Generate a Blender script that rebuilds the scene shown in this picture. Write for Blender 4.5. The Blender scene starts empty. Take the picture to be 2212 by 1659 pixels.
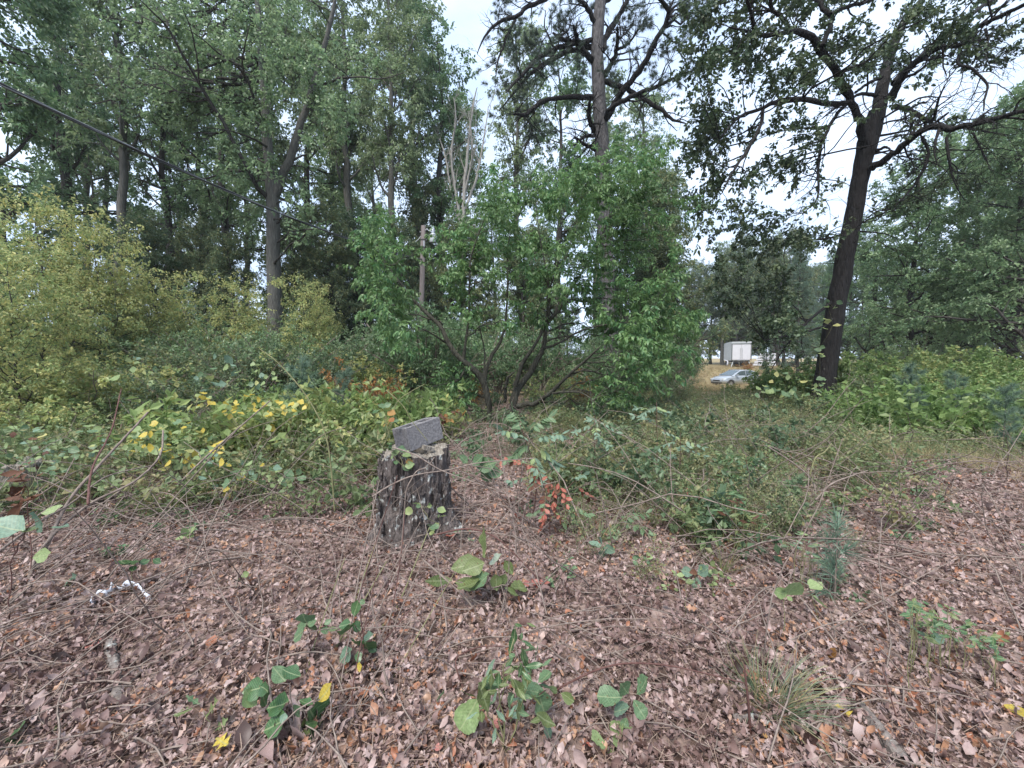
import bpy, math
import numpy as np
from mathutils import Vector, Matrix

# ------------------------------------------------------------------ camera, sky, sun, exposure
S = bpy.context.scene
COL = S.collection
EYE = 1.6
PITCH = math.radians(3.5)
cd = bpy.data.cameras.new('camera'); cam = bpy.data.objects.new('camera', cd); COL.objects.link(cam)
cam.location = (0, 0, EYE); cam.rotation_euler = (math.pi / 2 - PITCH, 0, 0)
cd.sensor_width = 36; cd.lens = 400 / 1024 * 36; cd.clip_start = 0.02; cd.clip_end = 2000
S.camera = cam
W = bpy.data.worlds.new('World'); S.world = W; W.use_nodes = True
SUN_EL, SUN_AZ = math.radians(58), math.radians(200)      # high, a little behind the camera
nt = W.node_tree; nt.nodes.clear()
def wn(t, **k):
    n = nt.nodes.new(t)
    for a, b in k.items(): setattr(n, a, b)
    return n
out = wn('ShaderNodeOutputWorld')
sky = wn('ShaderNodeTexSky', sky_type='NISHITA', sun_disc=False, sun_elevation=SUN_EL, sun_rotation=SUN_AZ)
sky.air_density = 1.0; sky.dust_density = 2.0
b1 = wn('ShaderNodeBackground'); b1.inputs['Strength'].default_value = 0.07
nt.links.new(sky.outputs[0], b1.inputs['Color'])
tc = wn('ShaderNodeTexCoord')
mp = wn('ShaderNodeMapping'); mp.inputs['Scale'].default_value = (1.5, 1.5, 4.0)
nt.links.new(tc.outputs['Generated'], mp.inputs['Vector'])
no = wn('ShaderNodeTexNoise'); no.inputs['Scale'].default_value = 2.2; no.inputs['Detail'].default_value = 6
nt.links.new(mp.outputs[0], no.inputs['Vector'])
cr = wn('ShaderNodeValToRGB')
cr.color_ramp.elements[0].position = 0.35; cr.color_ramp.elements[0].color = (0.38, 0.48, 0.65, 1)
cr.color_ramp.elements[1].position = 0.68; cr.color_ramp.elements[1].color = (0.54, 0.63, 0.78, 1)
nt.links.new(no.outputs['Fac'], cr.inputs[0])
b2 = wn('ShaderNodeBackground'); b2.inputs['Strength'].default_value = 0.62
nt.links.new(cr.outputs[0], b2.inputs['Color'])
mx = wn('ShaderNodeMixShader'); mx.inputs[0].default_value = 0.85      # a closed, pale overcast layer
nt.links.new(b1.outputs[0], mx.inputs[1]); nt.links.new(b2.outputs[0], mx.inputs[2])
nt.links.new(mx.outputs[0], out.inputs['Surface'])
sd = bpy.data.lights.new('sun', 'SUN'); sd.energy = 1.5; sd.angle = math.radians(25); sd.color = (1, 0.96, 0.9)
sun = bpy.data.objects.new('sun', sd); COL.objects.link(sun)
sun.rotation_euler = (math.pi / 2 - SUN_EL, 0, math.radians(-25))
S.view_settings.view_transform = 'Standard'; S.view_settings.look = 'None'
S.view_settings.gamma = 1; S.view_settings.exposure = 1.95; S.view_settings.use_curve_mapping = False
S.cycles.max_bounces = 6; S.cycles.diffuse_bounces = 4; S.cycles.transmission_bounces = 4
S.cycles.transparent_max_bounces = 4; S.cycles.caustics_reflective = False; S.cycles.caustics_refractive = False

rng = np.random.default_rng(11)
def rn(*s): return rng.normal(size=s)
def ru(a, b, *s): return rng.uniform(a, b, size=s)
def nrm(v): return v / np.maximum(np.linalg.norm(v, axis=-1, keepdims=True), 1e-9)

# ------------------------------------------------------------------ helpers
K = 1024 / 2212.0
def P(u, v, d):
    """point of the place seen at (u, v) of a 2212 px wide view, d metres ahead"""
    x = (u * K - 512) / 400; y = (384 - v * K) / 400
    cy, sy = math.cos(PITCH), math.sin(PITCH)
    D = np.array([x, cy + y * sy, -sy + y * cy])
    return np.array([0, 0, EYE]) + D * (d / D[1])
def proj(p):
    p = np.asarray(p, float); q = p - np.array([0, 0, EYE])
    cy, sy = math.cos(PITCH), math.sin(PITCH)
    f = q[..., 1] * cy - q[..., 2] * sy; up = q[..., 1] * sy + q[..., 2] * cy
    f = np.where(f > 1e-3, f, 1e-3)
    return (512 + 400 * q[..., 0] / f) / K, (384 - 400 * up / f) / K, f
def sstep(a, b, x):
    t = np.clip((x - a) / (b - a), 0, 1); return t * t * (3 - 2 * t)
def hash3(i, j, k, s):
    n = (i * 374761393 + j * 668265263 + k * 2147483647 + s * 974634777) & 0xffffffff
    n = ((n ^ (n >> 13)) * 1274126177) & 0xffffffff
    return ((n ^ (n >> 16)) & 0xffff) / 65535.0
def vnoise(p, s=0):
    p = np.asarray(p, float)
    i = np.floor(p).astype(np.int64); f = p - i; f = f * f * (3 - 2 * f); r = 0
    for a in (0, 1):
        for b in (0, 1):
            for c in (0, 1):
                w = (f[..., 0] if a else 1 - f[..., 0]) * (f[..., 1] if b else 1 - f[..., 1]) * (f[..., 2] if c else 1 - f[..., 2])
                r = r + w * hash3(i[..., 0] + a, i[..., 1] + b, i[..., 2] + c, s)
    return r
def n2(x, y, sc, s=0):
    x, y = np.broadcast_arrays(np.asarray(x, float), np.asarray(y, float))
    return vnoise(np.stack([x * sc + 100, y * sc + 100, np.zeros_like(x)], -1), s)
def H(x, y):
    x = np.asarray(x, float); y = np.asarray(y, float)
    h = 0.10 * (n2(x, y, .45, 1) - .5) + .05 * (n2(x, y, 1.5, 2) - .5)
    h = h - .92 * sstep(16, 37, y) + 1.46 * sstep(39, 57, y) + 1.5 * sstep(60, 160, y)
    h = h + .22 * np.exp(-((x - 5.2) / 1.6) ** 2 - ((y - 5.6) / .8) ** 2)      # small bank by the path
    return h
def G(u, v):
    """where the sight line through (u, v) meets the ground"""
    lo, hi = .5, 120.
    ds = np.linspace(.8, 70, 800)
    for d in ds:
        p = P(u, v, d)
        if p[2] <= H(p[0], p[1]): return np.array([p[0], p[1], float(H(p[0], p[1]))])
    return P(u, v, 70)
def GD(u, d):
    x = (u * K - 512) / 400 * d
    return np.array([x, d, float(H(x, d))])

def tag(o, label=None, cat=None, group=None, kind=None):
    if label: o['label'] = label
    if cat: o['category'] = cat
    if group: o['group'] = group
    if kind: o['kind'] = kind
    return o
def empty(name, loc=(0, 0, 0), rz=0, sc=(1, 1, 1)):
    o = bpy.data.objects.new(name, None); COL.objects.link(o)
    o.location = loc; o.rotation_euler = (0, 0, rz); o.scale = sc; o.empty_display_size = .2
    return o
def link(name, me, parent=None):
    o = bpy.data.objects.new(name, me); COL.objects.link(o)
    if parent is not None: o.parent = parent
    return o
def copy_tree(o, parent=None):
    c = o.copy(); COL.objects.link(c); c.parent = parent
    for ch in o.children: copy_tree(ch, c)
    return c
def mesh(name, V, F, mat, rnd=None, smooth=False):
    """F: list of integer arrays (k, 3) or (k, 4)"""
    V = np.ascontiguousarray(V, np.float32).reshape(-1, 3)
    F = [np.asarray(f, np.int32) for f in (F if isinstance(F, list) else [F]) if len(f)]
    me = bpy.data.meshes.new(name)
    me.vertices.add(len(V)); me.vertices.foreach_set('co', V.ravel())
    L = np.concatenate([f.ravel() for f in F])
    tot = np.concatenate([np.full(len(f), f.shape[1], np.int32) for f in F])
    st = np.concatenate([[0], np.cumsum(tot)[:-1]]).astype(np.int32)
    me.loops.add(len(L)); me.loops.foreach_set('vertex_index', L)
    me.polygons.add(len(tot)); me.polygons.foreach_set('loop_start', st)
    me.polygons.foreach_set('use_smooth', np.full(len(tot), bool(smooth)))
    if rnd is not None:
        a = me.attributes.new('rnd', 'FLOAT', 'POINT'); a.data.foreach_set('value', np.ascontiguousarray(rnd, np.float32).ravel())
    me.materials.append(mat); me.update(calc_edges=True)
    return me
class MB:
    """collects pieces that become one mesh"""
    def __init__(s): s.V = []; s.F = []; s.R = []; s.n = 0
    def add(s, V, F, R=None):
        V = np.asarray(V, float).reshape(-1, 3)
        for f in (F if isinstance(F, list) else [F]): s.F.append(np.asarray(f) + s.n)
        s.V.append(V); s.R.append(np.full(len(V), .5) if R is None else np.broadcast_to(np.asarray(R, float).ravel() if np.ndim(R) else R, (len(V),)))
        s.n += len(V); return s
    def box(s, c, d, M=None):
        x, y, z = np.array(d) / 2
        V = np.array([[-x,-y,-z],[x,-y,-z],[x,y,-z],[-x,y,-z],[-x,-y,z],[x,-y,z],[x,y,z],[-x,y,z]])
        if M is not None: V = V @ np.array(M).T
        return s.add(V + np.array(c), np.array([[0,3,2,1],[4,5,6,7],[0,1,5,4],[1,2,6,5],[2,3,7,6],[3,0,4,7]]))
    def tube(s, pts, r, k=8, cap=True):
        pts = np.asarray(pts, float); r = np.broadcast_to(np.asarray(r, float), (len(pts),))
        V, F, R = tubes(pts[None], r[None], k)
        s.add(V, F)
        if cap:
            n = len(pts)
            s.F.append(np.array([[s.n - k * n + i for i in range(k)][::-1]]) if k in (3, 4) else np.array([[s.n - k * n, s.n - k * n + i + 1, s.n - k * n + i] for i in range(1, k - 1)]))
            s.F.append(np.array([[s.n - k, s.n - k + i, s.n - k + i + 1] for i in range(1, k - 1)]))
        return s
    def lathe(s, prof, c, k=20):
        a = np.linspace(0, 2 * np.pi, k, endpoint=False)
        V = np.concatenate([np.stack([r * np.cos(a), r * np.sin(a), np.full(k, z)], -1) for r, z in prof]) + np.array(c)
        F = [[i * k + j, i * k + (j + 1) % k, (i + 1) * k + (j + 1) % k, (i + 1) * k + j] for i in range(len(prof) - 1) for j in range(k)]
        return s.add(V, np.array(F))
    def mesh(s, name, mat, smooth=False): return mesh(name, np.concatenate(s.V), s.F, mat, np.concatenate(s.R), smooth)
    def obj(s, name, mat, parent=None, smooth=False): return link(name, s.mesh(name, mat, smooth), parent)

def tubes(P_, r, k=5):
    """many curves (B, n, 3) with radii (B, n) -> verts, quads, per-vertex random"""
    B, n, _ = P_.shape
    t = np.gradient(P_, axis=1); t = nrm(t)
    ref = np.where(np.abs(t[:, :1, 2:3]) > .9, np.array([1., 0, 0]), np.array([0, 0, 1.]))
    a = nrm(np.cross(t, np.broadcast_to(ref, t.shape))); b = np.cross(t, a)
    th = np.linspace(0, 2 * np.pi, k, endpoint=False)
    V = P_[:, :, None] + r[:, :, None, None] * (np.cos(th)[:, None] * a[:, :, None] + np.sin(th)[:, None] * b[:, :, None])
    i = np.arange(B)[:, None, None] * n * k + np.arange(n - 1)[None, :, None] * k
    j = np.arange(k); j2 = (j + 1) % k
    F = np.stack([i + j, i + j2, i + k + j2, i + k + j], -1).reshape(-1, 4)
    R = np.repeat(rng.uniform(size=B), n * k)
    return V.reshape(-1, 3), F, R

def resample(pts, r, n):
    pts = np.asarray(pts, float); r = np.asarray(r, float)
    seg = np.r_[0, np.cumsum(np.linalg.norm(np.diff(pts, axis=0), axis=1))]; L = seg[-1]
    m = len(pts); tt = np.linspace(0, L, n); o = np.zeros((n, 3))
    idx = np.clip(np.searchsorted(seg, tt, side='right') - 1, 0, m - 2)
    for q in range(n):
        i = idx[q]; f = (tt[q] - seg[i]) / max(seg[i + 1] - seg[i], 1e-9)
        p0, p1, p2, p3 = pts[max(i - 1, 0)], pts[i], pts[i + 1], pts[min(i + 2, m - 1)]
        o[q] = .5 * ((2 * p1) + (-p0 + p2) * f + (2 * p0 - 5 * p1 + 4 * p2 - p3) * f * f + (-p0 + 3 * p1 - 3 * p2 + p3) * f ** 3)
    return o, np.interp(tt, seg, r)

def lookup(par, prad, t):
    """positions, tangents, radii on curves par (B, n, 3) at t (B, k)"""
    B, n, _ = par.shape; s = t * (n - 1); i = np.clip(s.astype(int), 0, n - 2); f = s - i
    bi = np.arange(B)[:, None]
    p0 = par[bi, i]; p1 = par[bi, i + 1]
    return p0 + (p1 - p0) * f[..., None], nrm(p1 - p0), prad[bi, i] * (1 - f) + prad[bi, i + 1] * f
def branch(par, prad, k, L, n=6, t0=.25, t1=1., ang=(35, 75), up=0., wig=.15, rfac=.55, taper=.3, flat=0., short=.45):
    B = len(par)
    t = t0 + (t1 - t0) * (np.arange(k)[None] + rng.uniform(size=(B, k))) / k
    p, tan, r = lookup(par, prad, t)
    q = rn(B, k, 3); q[..., 2] *= 1 - flat; q = nrm(q - tan * (q * tan).sum(-1, keepdims=True))
    a = np.radians(ru(ang[0], ang[1], B, k))[..., None]
    d = np.cos(a) * tan + np.sin(a) * q
    Lk = (np.asarray(L).reshape(-1, 1) if np.ndim(L) else L) * ru(.6, 1.2, B, k) * (1 - short * (t - t0) / max(t1 - t0, 1e-6))
    p = p.reshape(-1, 3); d = d.reshape(-1, 3); st = (Lk.reshape(-1, 1) / (n - 1)); pts = [p]
    for i in range(n - 1):
        d = nrm(d + wig * rn(*d.shape) + np.array([0, 0, up])); p = p + d * st; pts.append(p)
    r0 = np.minimum(r.reshape(-1) * rfac, Lk.reshape(-1) * .035)
    rad = r0[:, None] * np.linspace(1, taper, n)[None]
    return np.stack(pts, 1), rad
def reach(sk, skr, tg, n=8, sag=.12, penal=1.5, wig=.05, rk=.012):
    """curves from the nearest (lower) skeleton point to each target"""
    tg = np.asarray(tg); C = np.zeros((len(tg), n, 3)); R = np.zeros((len(tg), n))
    for i, g in enumerate(tg):
        v = g - sk; dist = np.linalg.norm(v, axis=1) + penal * np.maximum(0, sk[:, 2] - g[2] + .1)
        j = int(np.argmin(dist)); s = sk[j]; L = np.linalg.norm(g - s)
        m = s * .5 + g * .5 + np.array([0, 0, sag * L]) + wig * L * rn(3)
        t = np.linspace(0, 1, n)[:, None]
        C[i] = (1 - t) ** 2 * s + 2 * t * (1 - t) * m + t * t * g
        C[i, 1:-1] += .02 * L * rn(n - 2, 3)
        r0 = min(.6 * skr[j], rk * L + .004); R[i] = np.linspace(r0, r0 * .3, n)
    return C, R

def leaves(p, d, nr, L, Wd, fold=.25, shape='d', curl=.15):
    """leaf blades: p base, d direction, nr normal, L length, Wd width -> V, F, n verts per leaf"""
    d = nrm(d); s = nrm(np.cross(d, nr)); nr = np.cross(s, d)
    L = np.broadcast_to(L, (len(p),))[:, None]; Wd = np.broadcast_to(Wd, (len(p),))[:, None] / 2
    if shape == 'd':
        V = np.stack([p, p + d * L * .45 + s * Wd + nr * Wd * fold, p + d * L - nr * L * curl, p + d * L * .45 - s * Wd + nr * Wd * fold], 1)
        f = np.array([[0, 1, 2], [0, 2, 3]]); m = 4
    elif shape == 'h':
        V = np.stack([p, p + d * L * .28 + s * Wd * .9 + nr * Wd * fold, p + d * L * .66 + s * Wd * .75 + nr * (Wd * fold - L * curl * .4),
                      p + d * L - nr * L * curl, p + d * L * .66 - s * Wd * .75 + nr * (Wd * fold - L * curl * .4), p + d * L * .28 - s * Wd * .9 + nr * Wd * fold], 1)
        f = np.array([[0, 1, 5], [1, 2, 5], [2, 4, 5], [2, 3, 4]]); m = 6
    else:   # needle / blade
        V = np.stack([p - s * Wd, p + s * Wd, p + d * L - nr * L * curl], 1); f = np.array([[0, 1, 2]]); m = 3
    F = (np.arange(len(p))[:, None, None] * m + f[None]).reshape(-1, f.shape[1])
    return V.reshape(-1, 3), F, m
def leafset(tw, twr, q, L, Wd, droop=.3, t0=.1, along=.5, shape='d', upn=1., jit=.0, fold=.25, var=.3):
    """q leaves along each twig"""
    B = len(tw); t = ru(t0, 1., B, q)
    p, tan, _ = lookup(tw, twr, t)
    o = rn(B, q, 3); o = nrm(o - tan * (o * tan).sum(-1, keepdims=True))
    d = nrm(tan * along + o * .8 + np.array([0, 0, -droop]))
    nr = nrm(np.array([0, 0, upn]) + .55 * rn(B, q, 3))
    if jit: p = p + jit * rn(B, q, 3)
    p = p.reshape(-1, 3); l = L * ru(1 - var, 1 + var, len(p))
    V, F, m = leaves(p, d.reshape(-1, 3), nr.reshape(-1, 3), l, l * Wd / L, shape=shape, fold=fold)
    tone = np.repeat(rng.uniform(size=B), q)                   # twigs differ a little from each other
    R = np.repeat(np.clip(.55 * tone + .45 * rng.uniform(size=B * q), 0, 1), m)
    return V, F, R
def needleset(tw, twr, tufts, per, L, wd=.010, spread=1.0, t0=.35):
    B = len(tw); t = ru(t0, 1., B, tufts); p, tan, _ = lookup(tw, twr, t)
    p = np.repeat(p.reshape(-1, 3), per, 0); tan = np.repeat(tan.reshape(-1, 3), per, 0)
    d = nrm(tan * .8 + spread * nrm(rn(len(p), 3)))
    V, F, m = leaves(p, d, nrm(rn(len(p), 3)), L * ru(.7, 1.2, len(p)), wd, shape='n', curl=.1)
    return V, F, np.repeat(np.repeat(rng.uniform(size=B * tufts), per), m)

# ------------------------------------------------------------------ materials
def material(name):
    m = bpy.data.materials.new(name); m.use_nodes = True; t = m.node_tree; t.nodes.clear()
    o = t.nodes.new('ShaderNodeOutputMaterial'); return m, t, o
def ramp(t, stops):
    r = t.nodes.new('ShaderNodeValToRGB'); e = r.color_ramp.elements
    while len(e) < len(stops): e.new(.5)
    for i, (p, c) in enumerate(stops): e[i].position = p; e[i].color = (*c, 1)
    return r
def leafmat(name, stops, trans=.35, rough=.45, spec=.35, constant=False, mottle=60., vein=0.):
    m, t, o = material(name); N = t.nodes.new; Lk = t.links.new
    at = N('ShaderNodeAttribute'); at.attribute_name = 'rnd'
    oi = N('ShaderNodeObjectInfo')
    ad = N('ShaderNodeMath'); ad.operation = 'ADD'; Lk(at.outputs['Fac'], ad.inputs[0]); Lk(oi.outputs['Random'], ad.inputs[1])
    fr = N('ShaderNodeMath'); fr.operation = 'PINGPONG'; fr.inputs[1].default_value = 1.; Lk(ad.outputs[0], fr.inputs[0])
    r = ramp(t, stops); Lk(fr.outputs[0], r.inputs[0])
    if constant: r.color_ramp.interpolation = 'LINEAR'
    tc = N('ShaderNodeTexCoord'); n = N('ShaderNodeTexNoise'); n.inputs['Scale'].default_value = mottle; n.inputs['Detail'].default_value = 2
    Lk(tc.outputs['Object'], n.inputs['Vector'])
    mr = N('ShaderNodeMapRange'); mr.inputs[1].default_value = .3; mr.inputs[2].default_value = .7; mr.inputs[3].default_value = .72; mr.inputs[4].default_value = 1.2
    Lk(n.outputs['Fac'], mr.inputs[0])
    mu = N('ShaderNodeMix'); mu.data_type = 'RGBA'; mu.blend_type = 'MULTIPLY'; mu.inputs['Factor'].default_value = 1
    Lk(r.outputs[0], mu.inputs[6]); Lk(mr.outputs[0], mu.inputs[7])
    p = N('ShaderNodeBsdfPrincipled'); p.inputs['Roughness'].default_value = rough; p.inputs['Specular IOR Level'].default_value = spec
    if vein:                                   # midrib, side veins and brown specks on single blades (x across, y along)
        sp = N('ShaderNodeSeparateXYZ'); Lk(tc.outputs['Object'], sp.inputs[0])
        def mth(op, a, b=None):
            q = N('ShaderNodeMath'); q.operation = op
            for i_, v_ in enumerate((a, b)):
                if v_ is None: continue
                if isinstance(v_, (int, float)): q.inputs[i_].default_value = v_
                else: Lk(v_, q.inputs[i_])
            return q.outputs[0]
        ax = mth('ABSOLUTE', sp.outputs[0]); w1 = mth('FRACT', mth('MULTIPLY', mth('SUBTRACT', sp.outputs[1], mth('MULTIPLY', ax, .75)), 11.))
        side = mth('LESS_THAN', w1, .16); mid = mth('LESS_THAN', ax, .016); vv = mth('MULTIPLY', mth('MAXIMUM', mid, mth('MULTIPLY', side, .55)), vein)
        hx = N('ShaderNodeMix'); hx.data_type = 'RGBA'; Lk(vv, hx.inputs['Factor']); Lk(mu.outputs[2], hx.inputs[6]); hx.inputs[7].default_value = (.42, .46, .26, 1)
        n9 = N('ShaderNodeTexNoise'); n9.inputs['Scale'].default_value = 9; n9.inputs['Detail'].default_value = 3; ad9 = N('ShaderNodeVectorMath'); ad9.operation = 'ADD'; Lk(tc.outputs['Object'], ad9.inputs[0]); Lk(oi.outputs['Location'], ad9.inputs[1]); Lk(ad9.outputs[0], n9.inputs['Vector'])
        r9 = ramp(t, [(.66, (0, 0, 0)), (.70, (1, 1, 1))]); Lk(n9.outputs['Fac'], r9.inputs[0])
        h2 = N('ShaderNodeMix'); h2.data_type = 'RGBA'; Lk(r9.outputs[0], h2.inputs['Factor']); Lk(hx.outputs[2], h2.inputs[6]); h2.inputs[7].default_value = (.16, .09, .04, 1); mu = h2
    Lk(mu.outputs[2], p.inputs['Base Color'])
    if trans:
        tr = N('ShaderNodeBsdfTranslucent'); Lk(mu.outputs[2], tr.inputs['Color'])
        x = N('ShaderNodeMixShader'); x.inputs[0].default_value = trans; Lk(p.outputs[0], x.inputs[1]); Lk(tr.outputs[0], x.inputs[2]); Lk(x.outputs[0], o.inputs['Surface'])
    else: Lk(p.outputs[0], o.inputs['Surface'])
    return m
def barkmat(name, a, b, c=None, sc=14., stretch=.18, bump=.5, rough=.9, patch=None):
    m, t, o = material(name); N = t.nodes.new; Lk = t.links.new
    tc = N('ShaderNodeTexCoord'); mp = N('ShaderNodeMapping'); mp.inputs['Scale'].default_value = (1, 1, stretch); Lk(tc.outputs['Object'], mp.inputs[0])
    n = N('ShaderNodeTexNoise'); n.inputs['Scale'].default_value = sc; n.inputs['Detail'].default_value = 5; n.inputs['Roughness'].default_value = .65; Lk(mp.outputs[0], n.inputs['Vector'])
    v = N('ShaderNodeTexVoronoi'); v.feature = 'DISTANCE_TO_EDGE'; v.inputs['Scale'].default_value = sc * .9; Lk(mp.outputs[0], v.inputs['Vector'])
    st = [(.3, a), (.62, b)] + ([(.78, c)] if c else [])
    r = ramp(t, st); Lk(n.outputs['Fac'], r.inputs[0])
    col = r.outputs[0]
    if patch:
        n3 = N('ShaderNodeTexNoise'); n3.inputs['Scale'].default_value = patch[1]; n3.inputs['Detail'].default_value = 4; Lk(tc.outputs['Object'], n3.inputs['Vector'])
        r3 = ramp(t, [(patch[2], (0, 0, 0)), (patch[2] + .06, (1, 1, 1))]); Lk(n3.outputs['Fac'], r3.inputs[0])
        mx = N('ShaderNodeMix'); mx.data_type = 'RGBA'; Lk(r3.outputs[0], mx.inputs['Factor']); Lk(col, mx.inputs[6]); mx.inputs[7].default_value = (*patch[0], 1); col = mx.outputs[2]
    ml = N('ShaderNodeMath'); ml.operation = 'MULTIPLY'; Lk(n.outputs['Fac'], ml.inputs[0]); ml.inputs[1].default_value = .8
    ad = N('ShaderNodeMath'); ad.operation = 'ADD'; Lk(ml.outputs[0], ad.inputs[0]); Lk(v.outputs['Distance'], ad.inputs[1])
    bp = N('ShaderNodeBump'); bp.inputs['Strength'].default_value = bump; bp.inputs['Distance'].default_value = .05; Lk(ad.outputs[0], bp.inputs['Height'])
    p = N('ShaderNodeBsdfPrincipled'); p.inputs['Roughness'].default_value = rough; p.inputs['Specular IOR Level'].default_value = .2
    Lk(col, p.inputs['Base Color']); Lk(bp.outputs[0], p.inputs['Normal']); Lk(p.outputs[0], o.inputs['Surface'])
    return m
def plain(name, c, rough=.5, metal=0., spec=.5, nz=.15, sc=8., bump=0.):
    m, t, o = material(name); N = t.nodes.new; Lk = t.links.new
    tc = N('ShaderNodeTexCoord'); n = N('ShaderNodeTexNoise'); n.inputs['Scale'].default_value = sc; n.inputs['Detail'].default_value = 6; Lk(tc.outputs['Object'], n.inputs['Vector'])
    r = ramp(t, [(.3, tuple(x * (1 - nz) for x in c)), (.7, tuple(min(1, x * (1 + nz)) for x in c))]); Lk(n.outputs['Fac'], r.inputs[0])
    p = N('ShaderNodeBsdfPrincipled'); p.inputs['Roughness'].default_value = rough; p.inputs['Metallic'].default_value = metal; p.inputs['Specular IOR Level'].default_value = spec
    Lk(r.outputs[0], p.inputs['Base Color']); Lk(p.outputs[0], o.inputs['Surface'])
    if bump:
        b = N('ShaderNodeBump'); b.inputs['Strength'].default_value = bump; b.inputs['Distance'].default_value = .01; Lk(n.outputs['Fac'], b.inputs['Height']); Lk(b.outputs[0], p.inputs['Normal'])
    return m
M = {}
M['oak_leaf'] = leafmat('oak_leaf', [(0, (.040, .068, .034)), (.6, (.070, .108, .054)), (1, (.13, .16, .08))], trans=.3, mottle=1.1)
M['forest_leaf'] = leafmat('forest_leaf', [(0, (.085, .165, .075)), (.6, (.145, .24, .115)), (1, (.26, .35, .18))], trans=.45, rough=.4, spec=.5, mottle=1.1)
M['forest_leaf_pale'] = leafmat('forest_leaf_pale', [(0, (.11, .175, .08)), (.6, (.175, .25, .12)), (1, (.28, .34, .18))], trans=.45, rough=.4, spec=.5, mottle=1.1)
M['dogwood_leaf'] = leafmat('dogwood_leaf', [(0, (.045, .13, .052)), (.6, (.09, .20, .08)), (1, (.18, .28, .10))], trans=.45, rough=.42, spec=.45, mottle=1.1)
M['yellowgreen_leaf'] = leafmat('yellowgreen_leaf', [(0, (.15, .225, .10)), (.5, (.225, .31, .125)), (.82, (.36, .41, .17)), (1, (.55, .50, .20))], trans=.45, mottle=1.1)
M['shrub_leaf'] = leafmat('shrub_leaf', [(0, (.065, .115, .065)), (.6, (.12, .18, .095)), (.9, (.18, .225, .115)), (1, (.29, .28, .12))], trans=.4, mottle=1.1)
M['bank_leaf'] = leafmat('bank_leaf', [(0, (.10, .175, .055)), (.5, (.17, .26, .085)), (.9, (.26, .335, .125)), (1, (.40, .39, .14))], trans=.45, mottle=1.1)
M['weed_leaf'] = leafmat('weed_leaf', [(0, (.08, .135, .062)), (.5, (.135, .20, .092)), (.85, (.21, .26, .12)), (1, (.32, .28, .14))], trans=.42)
M['dry_weed'] = leafmat('dry_weed', [(0, (.12, .105, .075)), (.35, (.19, .165, .115)), (.7, (.15, .175, .10)), (1, (.30, .25, .18))], trans=.35, rough=.7, spec=.2)
M['rust_leaf'] = leafmat('rust_leaf', [(0, (.16, .07, .03)), (.5, (.30, .13, .045)), (1, (.36, .22, .07))], trans=.35, rough=.6)
M['tan_grass'] = leafmat('tan_grass', [(0, (.28, .21, .12)), (.6, (.40, .31, .19)), (1, (.30, .30, .13))], trans=.3, rough=.7, spec=.2)
M['pine_needle'] = leafmat('pine_needle', [(0, (.035, .055, .040)), (1, (.080, .11, .075))], trans=.2)
M['young_pine'] = leafmat('young_pine', [(0, (.095, .155, .11)), (1, (.17, .25, .175))], trans=.3)
M['grass'] = leafmat('grass', [(0, (.10, .155, .09)), (.7, (.17, .225, .135)), (1, (.30, .26, .15))], trans=.3)
M['big_leaf'] = leafmat('big_leaf', [(0, (.12, .17, .06)), (1, (.17, .21, .08))], trans=.4, mottle=14, vein=.45)
M['dark_leaf'] = leafmat('dark_leaf', [(0, (.03, .085, .035)), (1, (.065, .14, .05))], trans=.3, rough=.35, spec=.5, mottle=14, vein=.45)
M['mid_leaf'] = leafmat('mid_leaf', [(0, (.09, .165, .08)), (1, (.14, .23, .12))], trans=.4, mottle=14, vein=.45)
M['light_leaf'] = leafmat('light_leaf', [(0, (.20, .30, .12)), (1, (.30, .38, .17))], trans=.4, mottle=14, vein=.45)
M['pale_leaf'] = leafmat('pale_leaf', [(0, (.30, .37, .29)), (1, (.38, .44, .36))], trans=.3, mottle=14, vein=.45)
M['blue_leaf'] = leafmat('blue_leaf', [(0, (.10, .18, .125)), (1, (.19, .29, .21))], trans=.35, mottle=14, vein=.45)
M['yellow_leaf'] = leafmat('yellow_leaf', [(0, (.46, .36, .05)), (1, (.62, .48, .09))], trans=.4, mottle=14, vein=.45)
M['red_leaf'] = leafmat('red_leaf', [(0, (.20, .035, .025)), (.5, (.36, .07, .055)), (1, (.44, .14, .11))], trans=.35, mottle=14, vein=.45)
M['pink_leaf'] = leafmat('pink_leaf', [(0, (.34, .085, .075)), (1, (.48, .19, .17))], trans=.3, mottle=14, vein=.45)
M['dead_leaf'] = leafmat('dead_leaf', [(0, (.055, .024, .016)), (1, (.13, .06, .034))], trans=.2, rough=.7)
M['litter'] = leafmat('litter', [(0, (.032, .018, .015)), (.28, (.088, .050, .042)), (.52, (.185, .116, .101)), (.74, (.275, .186, .168)), (.91, (.39, .295, .272)), (.96, (.36, .21, .13)), (1, (.28, .11, .06))], trans=.1, rough=.5, spec=.45, mottle=45)
M['oak_bark'] = barkmat('oak_bark', (.008, .0075, .0075), (.026, .023, .022), (.055, .052, .05), sc=16, bump=1.0, patch=((.075, .075, .068), 9, .68))
M['pine_bark'] = barkmat('pine_bark', (.045, .042, .042), (.12, .112, .110), (.22, .205, .20), sc=13, stretch=.35, bump=1.0)
M['grey_bark'] = barkmat('grey_bark', (.06, .058, .052), (.12, .115, .10), (.18, .175, .16), sc=18, bump=.6)
M['dark_bark'] = barkmat('dark_bark', (.025, .023, .021), (.07, .063, .056), sc=18, bump=.6)
M['dogwood_bark'] = barkmat('dogwood_bark', (.028, .026, .020), (.085, .080, .062), (.14, .14, .11), sc=22, bump=.7)
M['dead_bark'] = barkmat('dead_bark', (.20, .19, .17), (.34, .32, .29), sc=18, bump=.4)
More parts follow.
